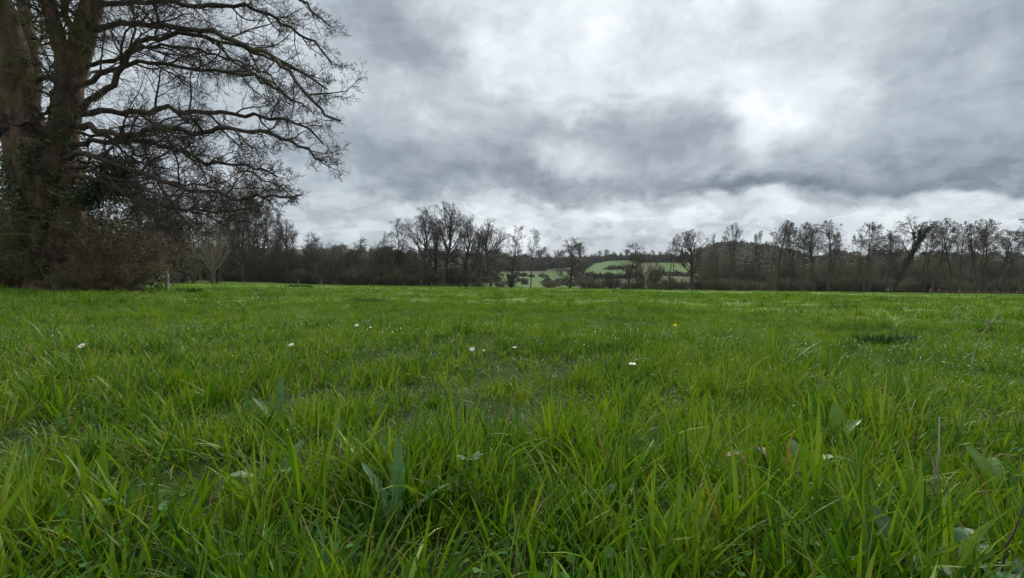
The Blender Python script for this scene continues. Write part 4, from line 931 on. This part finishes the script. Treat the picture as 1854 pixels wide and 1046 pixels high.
# ------------------------------------------------------------------ hills: far trees, woods and hedgerows
def lowpoly_bush(seed, n=900):
    rng = np.random.default_rng(seed); lf = MB(); d = nrm(rng.normal(size=(n, 3))); d[:, 2] = np.abs(d[:, 2]); r = rng.uniform(.5, 1, n) ** .5 * (1 + .22 * np.sin(d[:, 0] * 5 + seed) + .2 * np.sin(d[:, 1] * 7 + seed * 2))
    leaves(lf, d * r[:, None] * np.array([2.4, 2.4, 4.2]), (.35, .75), rng, elong=1.2); return np.concatenate(lf.V), np.concatenate(lf.Q)
def scatter_mass(name, items, material, label, cat, seed):
    """items: (px, Y, width m, height m, sink) many; one stuff object"""
    rng = np.random.default_rng(seed); pr = [lowpoly_bush(seed + k, 700) for k in range(4)]; mb = MB()
    for k, (px, Y, w, h) in enumerate(items):
        V, Q = pr[k % 4]; a = rng.uniform(0, 6.28); c, s = cos(a), sin(a); x, y, z = at(px, Y)
        W = V * np.array([w / 4.8, w / 4.8, h / 4.2]); mb.add(np.stack([W[:, 0] * c - W[:, 1] * s + x, W[:, 0] * s + W[:, 1] * c + y, W[:, 2] + z - .3], -1), Q)
    return tag(link(name, mb.mesh(name, material)), label, cat, kind='stuff')
M_WOOD = leafmat('far_wood_twigs', (.070, .058, .042), (.095, .082, .052), (.115, .112, .06), .9, .1, .03)
M_HEDGEROW = leafmat('hedgerow_twigs', (.065, .055, .038), (.085, .078, .046), (.11, .11, .055), .9, .1, .03)
def y_at(px, py):      # depth where the hill surface crosses photo row py
    Y = np.linspace(125, 640, 260); x = (px - CX) / F * Y; z = terrain(x, Y); r = HZ - (z - CAMH) / Y * F
    return float(Y[np.argmax(r <= py)]) if (r <= py).any() else 470.0
def build_hills():
    R = np.random.default_rng(55)
    # continuous bare woods: left hills, the middle slope and the right
    it = []
    for px in np.arange(-300, 900, 9):
        for k in range(2): it.append((px + R.normal(0, 4), R.uniform(180, 560), R.uniform(8, 14), R.uniform(6, 9)))
    for px in np.arange(1290, 2300, 8):
        for k in range(3): it.append((px + R.normal(0, 4), R.uniform(150, 470), R.uniform(7, 13), R.uniform(5, 9)))
    for k in range(170): it.append((R.uniform(1262, 1440), R.uniform(300, 630), R.uniform(7, 13), R.uniform(6, 10)))
    scatter_mass('distant_wood', it, M_WOOD, 'bare brown distant woods covering the hills behind the hedges', 'woodland', 60)
    it = []
    def row(x0, y0, x1, y1, step, w, h):
        for q in np.arange(0, 1, step / max(abs(x1 - x0), 1)):
            px = x0 + (x1 - x0) * q; py = y0 + (y1 - y0) * q; it.append((px + R.normal(0, .5), y_at(px, py), w * R.uniform(.8, 1.25), h * R.uniform(.6, 1.3)))
    row(838, 492, 985, 489, 2.5, 5, 3.2); row(975, 488, 1060, 481, 3, 6, 3.5); row(1030, 483, 1110, 469, 2.5, 7, 3.5); row(1060, 473, 1160, 469, 3, 7, 4)
    row(985, 474, 1060, 476, 3, 6, 3); row(1060, 505, 1160, 503, 3, 4, 2.2); row(1158, 474, 1265, 474, 2.5, 8, 5); row(1185, 498, 1320, 503, 3, 4, 2.2)
    row(1000, 513, 1080, 508, 4, 3, 1.3); row(1040, 498, 1070, 476, 2.5, 6, 4); row(930, 480, 1010, 474, 3, 6, 4); row(860, 476, 960, 474, 3, 8, 5)
    for k in range(70): it.append((R.uniform(850, 1060), y_at(950, R.uniform(468, 487)), R.uniform(4, 9), R.uniform(2.5, 5)))
    for k in range(60): it.append((R.uniform(1255, 1420), y_at(1300, R.uniform(462, 504)), R.uniform(4, 9), R.uniform(2.5, 5.5)))
    for k in range(30): it.append((R.uniform(925, 1078), y_at(1000, R.uniform(494, 516)), R.uniform(2, 5), R.uniform(.9, 2.4)))
    row(1100, 488, 1150, 486, 2.2, 4, 2.0);
    for k in range(26): it.append((R.uniform(980, 1075), y_at(1030, R.uniform(508, 519)), R.uniform(2, 4), R.uniform(.8, 1.8)))
    scatter_mass('hedgerows', it, M_HEDGEROW, 'brown hedgerows and scrub dividing the fields on the hill', 'hedgerow', 70)
    # single trees on the hill and the skyline
    ft = [(984, 447, 488, 'lone tree standing in the lower hill field left of the broad low tree'), (1010, 450, 487, 'brown dense tree beside the lone tree in the lower hill field'),
          (1050, 439, 468, 'skyline tree with a dark ivied trunk right behind the broad low tree'), (1036, 442, 468, 'skyline tree just left of the ivied one'),
          (1078, 458, 470, 'low round skyline bush left of the bright field'), (1099, 450, 469, 'round dense skyline tree above the bright field corner'),
          (1086, 453, 468, 'small pale skyline tree left of the round dense one'), (1112, 455, 468, 'small skyline tree right of the round dense one'),
          (1124, 456, 469, 'dark small pointed skyline tree above the bright field'), (1136, 450, 469, 'wider skyline tree above the middle of the bright field'),
          (1150, 453, 468, 'skyline tree above the right end of the bright field'), (1167, 453, 467, 'small round skyline tree above the round willow bush'),
          (1181, 452, 467, 'round skyline tree right of the willow bush top'), (1196, 454, 467, 'last skyline tree before the narrow alder'),
          (960, 448, 468, 'skyline tree seen behind the twin stems'), (940, 450, 468, 'skyline tree seen through the slender tree'), (975, 452, 468, 'small skyline tree right of the twin stems'),
          (903, 446, 467, 'skyline tree behind the thick based oak'), (880, 450, 467, 'skyline tree glimpsed between two middle oaks'), (1208, 456, 467, 'tiny skyline tree behind the narrow alder'), (1020, 452, 470, 'small pale skyline tree left of the broad low tree top')]
    for k, (px, tp, by, lb) in enumerate(ft):
        Y = y_at(px, by); loc = at(px, Y); h = CAMH + (HZ - tp) / F * Y - loc[2]; s = h / 9.6
        pk = proto('oak', 5 + k % 2)
        parts = [('trunk', pk[0]), ('crown', pk[1])]
        if px == 1050: parts.append(('ivy', IVY_A))
        if px == 1124: parts = [('trunk', pk[0]), ('crown', pk[1]), ('ivy', IVY_A)]
        plant_copy('distant_tree', parts, loc, lb, 'tree', 'single trees on the hill skyline', R.uniform(0, 6.28), (s * 1.15, s * 1.15, s))
    # conifers on the right-hand hill
    def conifer(seed):
        rng = np.random.default_rng(seed); tk = MB(); lf = MB(); tubes(tk, np.array([[[0, 0, -.3], [0, 0, 5], [0, 0, 9.8]]]), np.array([[.2, .12, .03]]), 6)
        n = 1500; t = rng.uniform(.12, 1, n) ** .8; a = rng.uniform(0, 6.28, n); r = (1 - t) ** .8 * 2.3 * rng.uniform(.25, 1, n) * (1 + .25 * np.sin(t * 60)) + .1
        leaves(lf, np.stack([r * np.cos(a), r * np.sin(a), t * 9.8 - r * .2], -1), (.35, .7), rng, droop=1); return tk.mesh('conifer_trunk', M_FARBARK), lf.mesh('conifer_crown', M_CONIFER)
    CP = [conifer(1), conifer(2), conifer(3)]
    for k in range(74):
        px = R.uniform(1278, 1392) if k < 60 else R.uniform(1225, 1290); Y = R.uniform(560, 636) if k < 60 else R.uniform(480, 600); s = R.uniform(.62, 1.05); m = CP[k % 3]
        plant_copy('conifer_tree', (('trunk', m[0]), ('crown', m[1])), at(px, Y), 'dark conifer in the plantation on the hill behind the right hand trees' if k < 60 else 'dark conifer on the slope behind the round oak', 'conifer',
                   'conifers of the hilltop plantation' if k < 60 else 'conifers on the slope behind the round oak', R.uniform(0, 6.28), (s, s, s))
build_hills()

# ------------------------------------------------------------------ fences
def wood_mat(name, a, b_):
    m, g, b = mat(name, .85, .2); co = g.vmath('MULTIPLY', obj_co(g), (12, 12, 1.5)); n = g.noise(co, 2, 5, .7)
    g.l.new(g.ramp(n, [(.3, a), (.7, b_)]), b.inputs['Base Color']); return m
M_POST = wood_mat('weathered_post_wood', (.24, .22, .185), (.52, .48, .42)); M_FARPOST = wood_mat('dull_post_wood', (.10, .09, .075), (.24, .22, .18)); M_RAIL = wood_mat('reddish_rail_wood', (.10, .055, .04), (.21, .13, .10)); M_WHITE = wood_mat('pale_stake', (.55, .55, .50), (.7, .7, .66))
def post(px, top, Y, w, label, m, group=None, lean=(0, 0), name='fence_post', wire=None, cap=False):
    loc = at(px, Y); h = CAMH + (HZ - top) / F * Y - loc[2]; mb = MB(); K = 6
    rng = np.random.default_rng(int(px)); z = np.linspace(-.25, h, K + 1)
    P = np.stack([rng.normal(0, w * .04, K + 1), rng.normal(0, w * .04, K + 1), z], -1)[None]; tubes(mb, P, np.full((1, K + 1), w / 2), 8)
    top_ = np.array([[0, 0, h + w * .12]]); mb.add(np.vstack([P[0, -1] + [w / 2 * cos(a), w / 2 * sin(a), 0] for a in np.arange(8) * pi / 4] + [top_ + P[0, -1] * [1, 1, 0]]), T=[(i, (i + 1) % 8, 8) for i in range(8)])
    o = link(name, mb.mesh(name, m)); o.location = loc; o.rotation_euler = (lean[0], lean[1], 0); return tag(o, label, 'fence post' if name == 'fence_post' else 'stake', group)
def build_fences():
    post(303.5, 491, 19, .15, 'weathered grey wooden post leaning slightly left beside the thicket', M_POST, lean=(0, -.06))
    post(540, 507, 80, .16, 'short grey post at the foot of the left hedge', M_FARPOST, 'small posts below the left hedge'); post(582, 508, 76, .20, 'pale post below the domed tree', M_FARPOST, 'small posts below the left hedge')
    post(755, 512, 84, .10, 'thin post before the leftmost middle oak', M_FARPOST, 'small posts below the left hedge'); post(885, 512, 84, .10, 'thin white post before the thick based oak', M_WHITE, 'small posts below the left hedge')
    post(466, 510, 80, .10, 'faint thin post at the end of the left meadow', M_FARPOST, 'small posts below the left hedge'); post(668, 511, 82, .09, 'tiny thin post in front of the grey green bush', M_FARPOST, 'small posts below the left hedge')
    post(604, 524, 30, .022, 'thin white electric fence stake standing alone in the field', M_WHITE, name='fence_stake')
    # rail fence: posts and two rails form one built fence
    A = at(1684, 80); root = empty('rail_fence', A, 'low reddish two rail wooden fence along the foot of the right hand alders', 'fence'); B = np.array(A)
    def fz(px, row, Y=80): return np.array([(px - CX) / F * Y, Y, CAMH + (HZ - row) / F * Y]) - B
    for k, px in enumerate([1684, 1700, 1738, 1772, 1806, 1842, 1880, 1920]):
        b = fz(px, 536); hh = (538 - (525.5 + (px - 1684) * .022)) / F * 80; mb = MB(); box(mb, (b[0], 0, b[2] + hh / 2), (.14, .14, hh + .2), bev=.02); link('fence_post', mb.mesh('rail_fence_post', M_RAIL), root)
    for r0, r1 in ((527.0, 531.0), (531.6, 536.0)):
        mb = MB(); n = 7; px = np.linspace(1684, 1925, n); rw = np.interp(px, [1684, 1925], [r0, r1]) + np.array([0, .3, -.2, .2, 0, -.2, .1])
        P = np.array([fz(a, b) + [0, -.09, 0] for a, b in zip(px, rw)])[None]; tubes(mb, P, np.full((1, n), .055), 6); link('rail', mb.mesh('fence_rail', M_RAIL), root)
build_fences()

# ------------------------------------------------------------------ flowers and broad-leaved plants in the sward
def flatmat(name, c, rough=.5, trans=.2, c2=None, sc_=30):
    m, g, b = mat(name, rough, .35); co = obj_co(g); n = g.noise(co, sc_, 4, .6)
    col = g.ramp(n, [(.35, c), (.65, c2 or tuple(x * 1.35 for x in c))]); g.l.new(col, b.inputs['Base Color'])
    tr = g.add('ShaderNodeBsdfTranslucent', {0: col}); mx = g.add('ShaderNodeMixShader', {0: trans, 1: b.outputs[0], 2: tr.outputs[0]}); g.l.new(mx.outputs[0], g.n['Material Output'].inputs[0])
    bp = g.add('ShaderNodeBump', {'Height': g.noise(co, sc_ * 4, 3), 'Strength': .4, 'Distance': .002}); g.l.new(bp.outputs[0], b.inputs['Normal']); return m
M_PETAL = flatmat('white_petals', (.72, .72, .70), .5, .3, (.82, .82, .82)); M_DISC = flatmat('yellow_disc', (.65, .42, .02), .7, .1, (.75, .5, .03)); M_DAND = flatmat('dandelion_yellow', (.80, .60, .01), .6, .2, (.85, .68, .02))
M_STEM = flatmat('flower_stem', (.09, .15, .035), .5, .2); M_LEAFA = flatmat('bluish_broad_leaf', (.055, .130, .035), .6, .3, (.095, .185, .060)); M_LEAFB = flatmat('yellow_green_broad_leaf', (.085, .17, .012), .42, .35, (.12, .21, .025))
M_LEAFC = flatmat('dark_dock_leaf', (.030, .085, .022), .55, .15, (.055, .120, .036)); M_TAN = flatmat('dry_leaf', (.15, .105, .06), .8, .2, (.26, .19, .12)); M_STRAW = flatmat('dry_stalk', (.20, .18, .12), .8, .05, (.32, .29, .2)); M_DARKTWIG = flatmat('dark_twig', (.025, .02, .016), .8, 0, (.05, .04, .03)); M_VEIN = flatmat('leaf_midrib', (.16, .25, .10), .5, .2)
def gpos(px, py, hz_):
    """point whose height above the ground is hz_ and that projects to the photo point"""
    Y = 1.0
    for _ in range(40): x = (px - CX) / F * Y; Y = Y * .5 + .5 * (CAMH - tz(x, Y) - hz_) / max((py - HZ) / F, 1e-4)
    x = (px - CX) / F * Y; return np.array([x, Y, tz(x, Y)])
def daisy(px, py, hh, label, tilt, s=1.0, yellow=False, group='daisies dotted over the field'):
    g = gpos(px, py, hh); root = empty('dandelion_flower' if yellow else 'daisy', g, label, 'flower', None if yellow else group)
    s = s * .86; rng = np.random.default_rng(int(px * 7 + py)); st = MB(); P = np.array([[0, 0, -.01], [.002, .001, hh * .35], [-.001, -.002, hh * .7], [0, 0, hh]]); tubes(st, P[None], np.array([[.0012, .001, .001, .0012]]) * (1.5 if yellow else 1), 6); link('stem', st.mesh('stem', M_STEM), root)
    pt = MB(); rows = ((15, .0115, 0),) if not yellow else ((22, .016, .1), (20, .013, .5), (16, .009, .9))
    rx = np.array([[1, 0, 0], [0, cos(tilt), -sin(tilt)], [0, sin(tilt), cos(tilt)]])
    for n, L, up in rows:
        for k in range(n):
            a = 2 * pi * k / n + rng.normal(0, .06); c = np.array([cos(a), sin(a), 0]); t = np.array([-sin(a), cos(a), 0]); l = L * s * rng.uniform(.9, 1.08); w = .0019 * s
            z = lambda q: np.array([0, 0, q * l * (up * .8 + .18)])
            V = np.array([c * .0025 * s - t * w * .5, c * .0025 * s + t * w * .5, c * l * .7 + t * w + z(.7), c * l * .7 - t * w + z(.7), c * l + z(.9) + t * w * .4, c * l + z(.9) - t * w * .4])
            pt.add(V @ rx.T + [0, 0, hh], [(0, 1, 2, 3), (3, 2, 4, 5)])
    link('petals', pt.mesh('petals', M_DAND if yellow else M_PETAL), root)
    dc = MB(); iv, it = ico(1); dc.add((iv * np.array([.0042, .0042, .0024]) * s + [0, 0, .001]) @ rx.T + [0, 0, hh], T=it); link('disc', dc.mesh('disc', M_DAND if yellow else M_DISC), root)
daisies = [(148, 626, .085, 'open daisy at the far left, left of the grey seed fluff', .7, 1.15), (528, 624, .085, 'single daisy left of centre in the middle of the field', .5, 1), (646, 589, .09, 'small far daisy right of the dark tussock', .4, 1), (671, 593, .09, 'tiny daisy just right of the small far one', .3, .7),
           (855, 632, .085, 'larger daisy tilted towards the camera near the centre', .8, 1.1), (876, 634, .07, 'tiny closed daisy just right of the tilted one', 1.0, .55), (932, 629, .09, 'daisy seen edge on near the centre of the photo', .1, 1), (1145, 659, .12, 'nearest daisy held flat on a tall stem right of centre', .15, 1.25),
           (1328, 542, .11, 'faint far daisy right of centre', .4, 1.6), (1708, 655, .06, 'pale half hidden daisy in the grass at the right', .3, .7), (334, 537, .10, 'brightest daisy of the distant group by the post', .6, 1.8), (290, 536, .1, 'distant daisy left of the fence post group', .5, 1.2), (309, 538, .1, 'distant daisy just below the post', .5, 1.3),
           (336, 546, .09, 'lower distant daisy under the brightest one', .5, 1.4), (355, 543, .09, 'distant daisy right of the post group', .5, 1.4), (396, 547, .09, 'lone distant daisy right of the post group', .5, 1.2), (424, 544, .09, 'left of two distant daisies below the fan shaped tree', .5, 1.1), (434, 545, .09, 'right of two distant daisies below the fan shaped tree', .5, 1.4)]
for a in daisies: daisy(*a)
daisy(1222, 589, .10, 'single bright yellow dandelion in the middle distance', .5, 1.15, True)
def leaf_blade(mb, vb, base, az, L, W, pitch, curl, lobes, rng, rounder=1.0, petiole=.15):
    """a broad leaf with outline lobes, midrib and fold"""
    W = W * .68; K = 30; t = np.linspace(0, 1, K + 1); ang = pitch + curl * t ** 1.4; ds = L / K
    r = np.concatenate([[0], np.cumsum(np.cos(ang[1:]) * ds)]); z = np.concatenate([[0], np.cumsum(np.sin(ang[1:]) * ds)])
    d = np.array([cos(az), sin(az), 0]); s = np.array([-sin(az), cos(az), 0]); C = base + r[:, None] * d + z[:, None] * np.array([0, 0, 1])
    tt = np.clip((t - petiole) / (1 - petiole), 0, 1); prof = np.sin(pi * tt ** rounder) ** .75 * W * .5; prof = prof * (1 - lobes * (.5 + .5 * np.sign(np.sin(tt * 2 * pi * 4.5))) * (1 - tt ** 2)) + .0012
    up = -np.sin(ang)[:, None] * d + np.cos(ang)[:, None] * np.array([0, 0, 1]); wav = rng.normal(0, .05, K + 1)
    cs = np.array([-1, -.66, -.33, 0, .33, .66, 1.]); nC = len(cs)
    rip = .10 * np.sin(t[:, None] * 46 - np.abs(cs)[None] * 5) * np.abs(cs)[None] * (1 - np.abs(cs)[None] * .3) + .10 * np.sin(t[:, None] * 11 + cs[None] * 2 + rng.uniform(0, 6)) * cs[None] ** 2
    V = (C[:, None] + s * (prof[:, None] * cs[None])[..., None] + up[:, None] * (prof[:, None] * (np.abs(cs)[None] * .28 + rip + (wav[:, None] * cs[None])))[..., None]).reshape(-1, 3)
    i = (np.arange(K)[:, None] * nC + np.arange(nC - 1)[None]).ravel()
    mb.add(V, np.stack([i, i + 1, i + nC + 1, i + nC], -1))
    tubes(vb, (C + up * .0004)[None], (np.linspace(.0016, .0004, K + 1) * min(1.3, L / .12))[None], 5)
def broad(px, py, hh, name, label, lv, material, cat='plant', seed=0, z0=.01):
    g = gpos(px, py, hh); root = empty(name, g, label, cat); rng = np.random.default_rng(seed + int(px))
    for (az, L, W, pitch, curl, lobes, rd_, pet) in lv:
        mb = MB(); vb = MB(); leaf_blade(mb, vb, np.array([0, 0, z0]), az, L, W, pitch, curl, lobes, rng, rd_, pet)
        lf = link('leaf', mb.mesh('leaf', material), root); link('midrib', vb.mesh('midrib', M_VEIN), lf)
    return root
broad(716, 950, .02, 'dandelion_plant', 'tall upright jagged dandelion leaf with a pale midrib, left of centre at the front', [(1.45, .135, .034, 1.42, .10, .45, .75, .12), (2.6, .11, .028, 1.1, -.5, .5, .7, .15), (.3, .10, .026, .9, -.6, .5, .7, .15)], M_LEAFA)
broad(505, 770, .02, 'plantain_plant', 'blunt bluish plantain leaf standing up left of centre', [(1.5, .13, .024, 1.45, .08, 0, .9, .1), (.6, .11, .02, 1.1, -.3, 0, .9, .15), (2.9, .10, .02, .9, -.3, 0, .9, .15)], M_LEAFA)
broad(262, 925, .02, 'clover_like_plant', 'small round grey green leaf catching the light at the front left', [(-2.2, .075, .034, 1.25, -1.7, 0, 1.2, .55), (-.4, .06, .028, 1.0, -1.4, 0, 1.2, .5)], M_LEAFA)
broad(500, 880, .02, 'dandelion_plant', 'pale spoon shaped leaves between two grass clumps at the front left', [(-.9, .10, .036, 1.15, -1.2, .3, 1.2, .3), (-2.3, .09, .03, 1.0, -1.0, .3, 1.1, .3), (1.2, .09, .03, 1.1, -.5, .3, 1.1, .3)], M_LEAFA)
broad(1770, 1030, .02, 'dock_plant', 'large crinkled dark dock leaves in the bottom right corner', [(-1.9, .09, .058, .8, -1.2, .0, 1.0, .25), (-.6, .085, .055, .7, -1.1, 0, 1.0, .25), (2.7, .09, .052, .7, -1.0, 0, 1.0, .25), (1.0, .075, .05, .9, -.9, 0, 1.0, .25)], M_LEAFC)
broad(1645, 1035, .02, 'dock_plant', 'dark oval dock leaf under the long horizontal blade at the lower right', [(1.9, .09, .045, 1.2, -.5, 0, .9, .2), (-1.4, .08, .045, .9, -1.0, 0, 1.0, .2)], M_LEAFC)
broad(1440, 835, .03, 'dock_plant', 'smooth yellow green oval leaf right of centre near the fallen leaves', [(-.3, .085, .045, .7, -.6, 0, 1.1, .2), (1.2, .07, .035, 1.1, -.6, 0, 1.0, .2)], M_LEAFB)
broad(1520, 790, .03, 'dock_plant', 'upright yellow green broad leaf standing over the grass at the right', [(1.3, .10, .042, 1.35, -.25, 0, 1.0, .2), (.2, .085, .03, 1.0, -.6, 0, 1.0, .2)], M_LEAFB)
broad(1806, 880, .03, 'dock_plant', 'broad yellow green leaf near the right edge of the photo', [(1.8, .095, .04, 1.25, -.6, 0, 1.0, .2), (.9, .08, .035, 1.1, -.6, 0, 1.0, .2), (-2.6, .08, .035, 1.0, -.6, 0, 1.0, .2)], M_LEAFB)
broad(1075, 930, .02, 'dandelion_plant', 'small grey leaf tip among the grass right of the orange tipped blade', [(-2.0, .07, .024, 1.1, -.8, .2, 1.1, .25), (.4, .07, .024, 1.1, -.6, .2, 1.1, .25)], M_LEAFA)
broad(1400, 985, .02, 'dandelion_plant', 'bluish lobed leaves low in the grass right of centre at the front', [(-1.2, .08, .03, .9, -.8, .5, 1.0, .3), (-2.8, .07, .026, .9, -.7, .5, 1.0, .3), (.6, .07, .026, 1.0, -.5, .5, 1.0, .3)], M_LEAFA)
broad(610, 800, .03, 'dandelion_plant', 'small bluish leaf above the dark gap left of centre', [(-1.6, .09, .026, 1.1, -.7, .3, 1.1, .25), (1.9, .08, .024, 1.2, -.3, .3, 1.0, .25)], M_LEAFA)
def geranium():
    g = gpos(852, 905, .02); root = empty('cranesbill_plant', g, 'deeply cut fan shaped leaf just left of the centre at the front', 'plant'); rng = np.random.default_rng(5); top = np.array([0, -.01, .085])
    st = MB(); tubes(st, np.array([[[0, 0, -.01], [.004, .004, .04], top]]), np.array([[.0012, .001, .001]]), 5); link('stem', st.mesh('stem', M_STEM), root); mb = MB(); vb = MB()
    for k in range(11): leaf_blade(mb, vb, top, -2.6 + k * .36 - .2, rng.uniform(.018, .026), .007, .75, -.7, .25, rng, 1.3, .02)
    lf = link('leaf', mb.mesh('fan_leaf', M_LEAFB if False else M_LEAFA), root)
geranium()
def dry(px, py, seed, label, s):
    g = gpos(px, py, .06); mb = MB(); rng = np.random.default_rng(seed); vb = MB(); leaf_blade(mb, mb, np.zeros(3), rng.uniform(0, 6), s, s * .6, .5, -1.6, .1, rng, 1.1, .08)
    o = link('fallen_leaf', mb.mesh('fallen_leaf', M_TAN)); o.location = g + [0, 0, .055]; o.rotation_euler = (rng.uniform(-.5, .5), rng.uniform(-.5, .5), 0); tag(o, label, 'fallen leaf')
dry(1355, 832, 1, 'left of two curled tan fallen leaves right of centre', .045); dry(1391, 830, 2, 'right of two curled tan fallen leaves, the paler one', .05); dry(140, 685, 3, 'dark brown fallen scrap in the grass at the left', .05)
def stalk(name, pts, r, m, label, heads=0, cat='stalk', seed=0):
    g0 = gpos(*pts[0]); root_l = g0; rng = np.random.default_rng(seed)
    Yd = g0[1]; P = [np.array([0, 0, -.02])] + [pxp(a, b, Yd + dy) - g0 for (a, b, dy) in pts[1:]]
    P, R, _ = resample(np.array(P), np.linspace(r, r * .6, len(P)), 12, rng, r * .6); mb = MB(); tubes(mb, P[None], R[None], 6)
    if heads:
        idx = rng.integers(6, 13, heads); d = nrm(rng.normal(size=(heads, 3)) + [0, 0, .8]); S = P[idx]; p2, r2 = grow(S, d, rng.uniform(.02, .05, heads), np.full(heads, r * .4), 3, .1, (0, 0, .1), rng, .6); tubes(mb, p2, r2, 4); leaves(mb, p2[:, -1], (.004, .009), rng)
    o = link(name, mb.mesh(name, m)); o.location = root_l; tag(o, label, cat)
stalk('dry_stalk', [(1702, 912, .02), (1701, 850, 0), (1699, 800, 0), (1702, 755, .02)], .0018, M_STRAW, 'taller of two pale dry upright stalks at the right')
stalk('dry_stalk', [(1694, 912, .02), (1692, 870, 0), (1690, 835, 0), (1683, 815, 0)], .0018, M_STRAW, 'shorter of two pale dry upright stalks, hooked at its tip')
stalk('dark_twig', [(1800, 1040, .03), (1825, 985, 0), (1842, 945, 0), (1862, 900, 0)], .0014, M_DARKTWIG, 'dark diagonal twig at the bottom right edge', cat='twig')
stalk('seed_stalk', [(1752, 658, .05), (1770, 620, 0), (1784, 595, 0), (1806, 570, .05)], .0022, M_STRAW, 'greyish seed stalk slanting right at the right of the field', 14)
stalk('seed_stalk', [(1546, 600, .05), (1549, 572, 0), (1552, 556, 0)], .003, M_DARKTWIG, 'thin dark upright stalk left of the black hollow in the grass', 4)
stalk('seed_stalk', [(1722, 600, .05), (1730, 575, 0), (1738, 556, .05)], .003, M_STRAW, 'short pale seed stalk left of the slanting one', 12)
# coarse dark tussocks standing out of the sward
def tussock(px, py, rad_, hh, n, label, seed, dark=True):
    g = gpos(px, py, 0); rng = np.random.default_rng(seed); a = rng.uniform(0, 2 * pi, n); rr = rad_ * np.sqrt(rng.uniform(0, 1, n)); x = g[0] + rr * np.cos(a) * 1.5; y = g[1] + rr * np.sin(a) * .8
    d = g[1]; w = rng.uniform(.003, .006, n) * max(1, d / 3); h = hh * rng.uniform(.6, 1.2, n); o = blades(x, y, h, w, a + rng.normal(0, .4, n), rng.uniform(.1, .8, n) , 4, rng, rng.uniform(0, .10 if dark else .3, n), np.zeros(n))
    V, Q, T, A = merge([o]); ob = link('grass_tussock', raw_mesh('grass_tussock', V - g, Q, T, [M_TUSS if seed == 3 else M_GRASS], {'blade': A})); ob.location = g; tag(ob, label, 'grass tussock')
M_TUSS = flatmat('dark_tussock_grass', (.018, .052, .010), .5, .2, (.03, .075, .014))
tussock(672, 549, .50, .11, 900, 'wide dark grass tussock in the middle distance left of centre', 1); tussock(572, 600, .20, .08, 450, 'dark rounded grass tussock left of centre', 2, False); tussock(1603, 627, .15, .11, 500, 'almost black grass tussock standing out at the right', 3)
tussock(1030, 636, .20, .075, 420, 'dark green grass tussock just right of centre', 4, False); tussock(545, 521, .7, .22, 260, 'small far dark tussock below the left hedge', 5)
tussock(340, 531, .35, .17, 350, 'dark weedy tussock at the foot of the wooden post', 6)

# ------------------------------------------------------------------ damp air between the camera and the hills
def build_haze():
    mb = MB(); x0, x1, y0, y1, z0, z1 = -2600, 2600, -1500, 2600, -62, 95
    V = [(x, y, z) for z in (z0, z1) for y in (y0, y1) for x in (x0, x1)]
    mb.add(V, [(0, 2, 3, 1), (4, 5, 7, 6), (0, 1, 5, 4), (2, 6, 7, 3), (0, 4, 6, 2), (1, 3, 7, 5)])
    m = bpy.data.materials.new('damp_air'); m.use_nodes = True; g = N(m.node_tree); g.n.remove(g.n['Principled BSDF'])
    v = g.add('ShaderNodeVolumePrincipled', {'Color': (.86, .92, 1.0, 1), 'Density': HAZE, 'Anisotropy': .2}); g.l.new(v.outputs[0], g.n['Material Output'].inputs['Volume'])
    tag(link('haze', mb.mesh('haze', m, smooth=False)), kind='stuff', label='thin damp air between the field and the hills')
    sc.cycles.volume_bounces = 1
HAZE = .00010
build_haze()
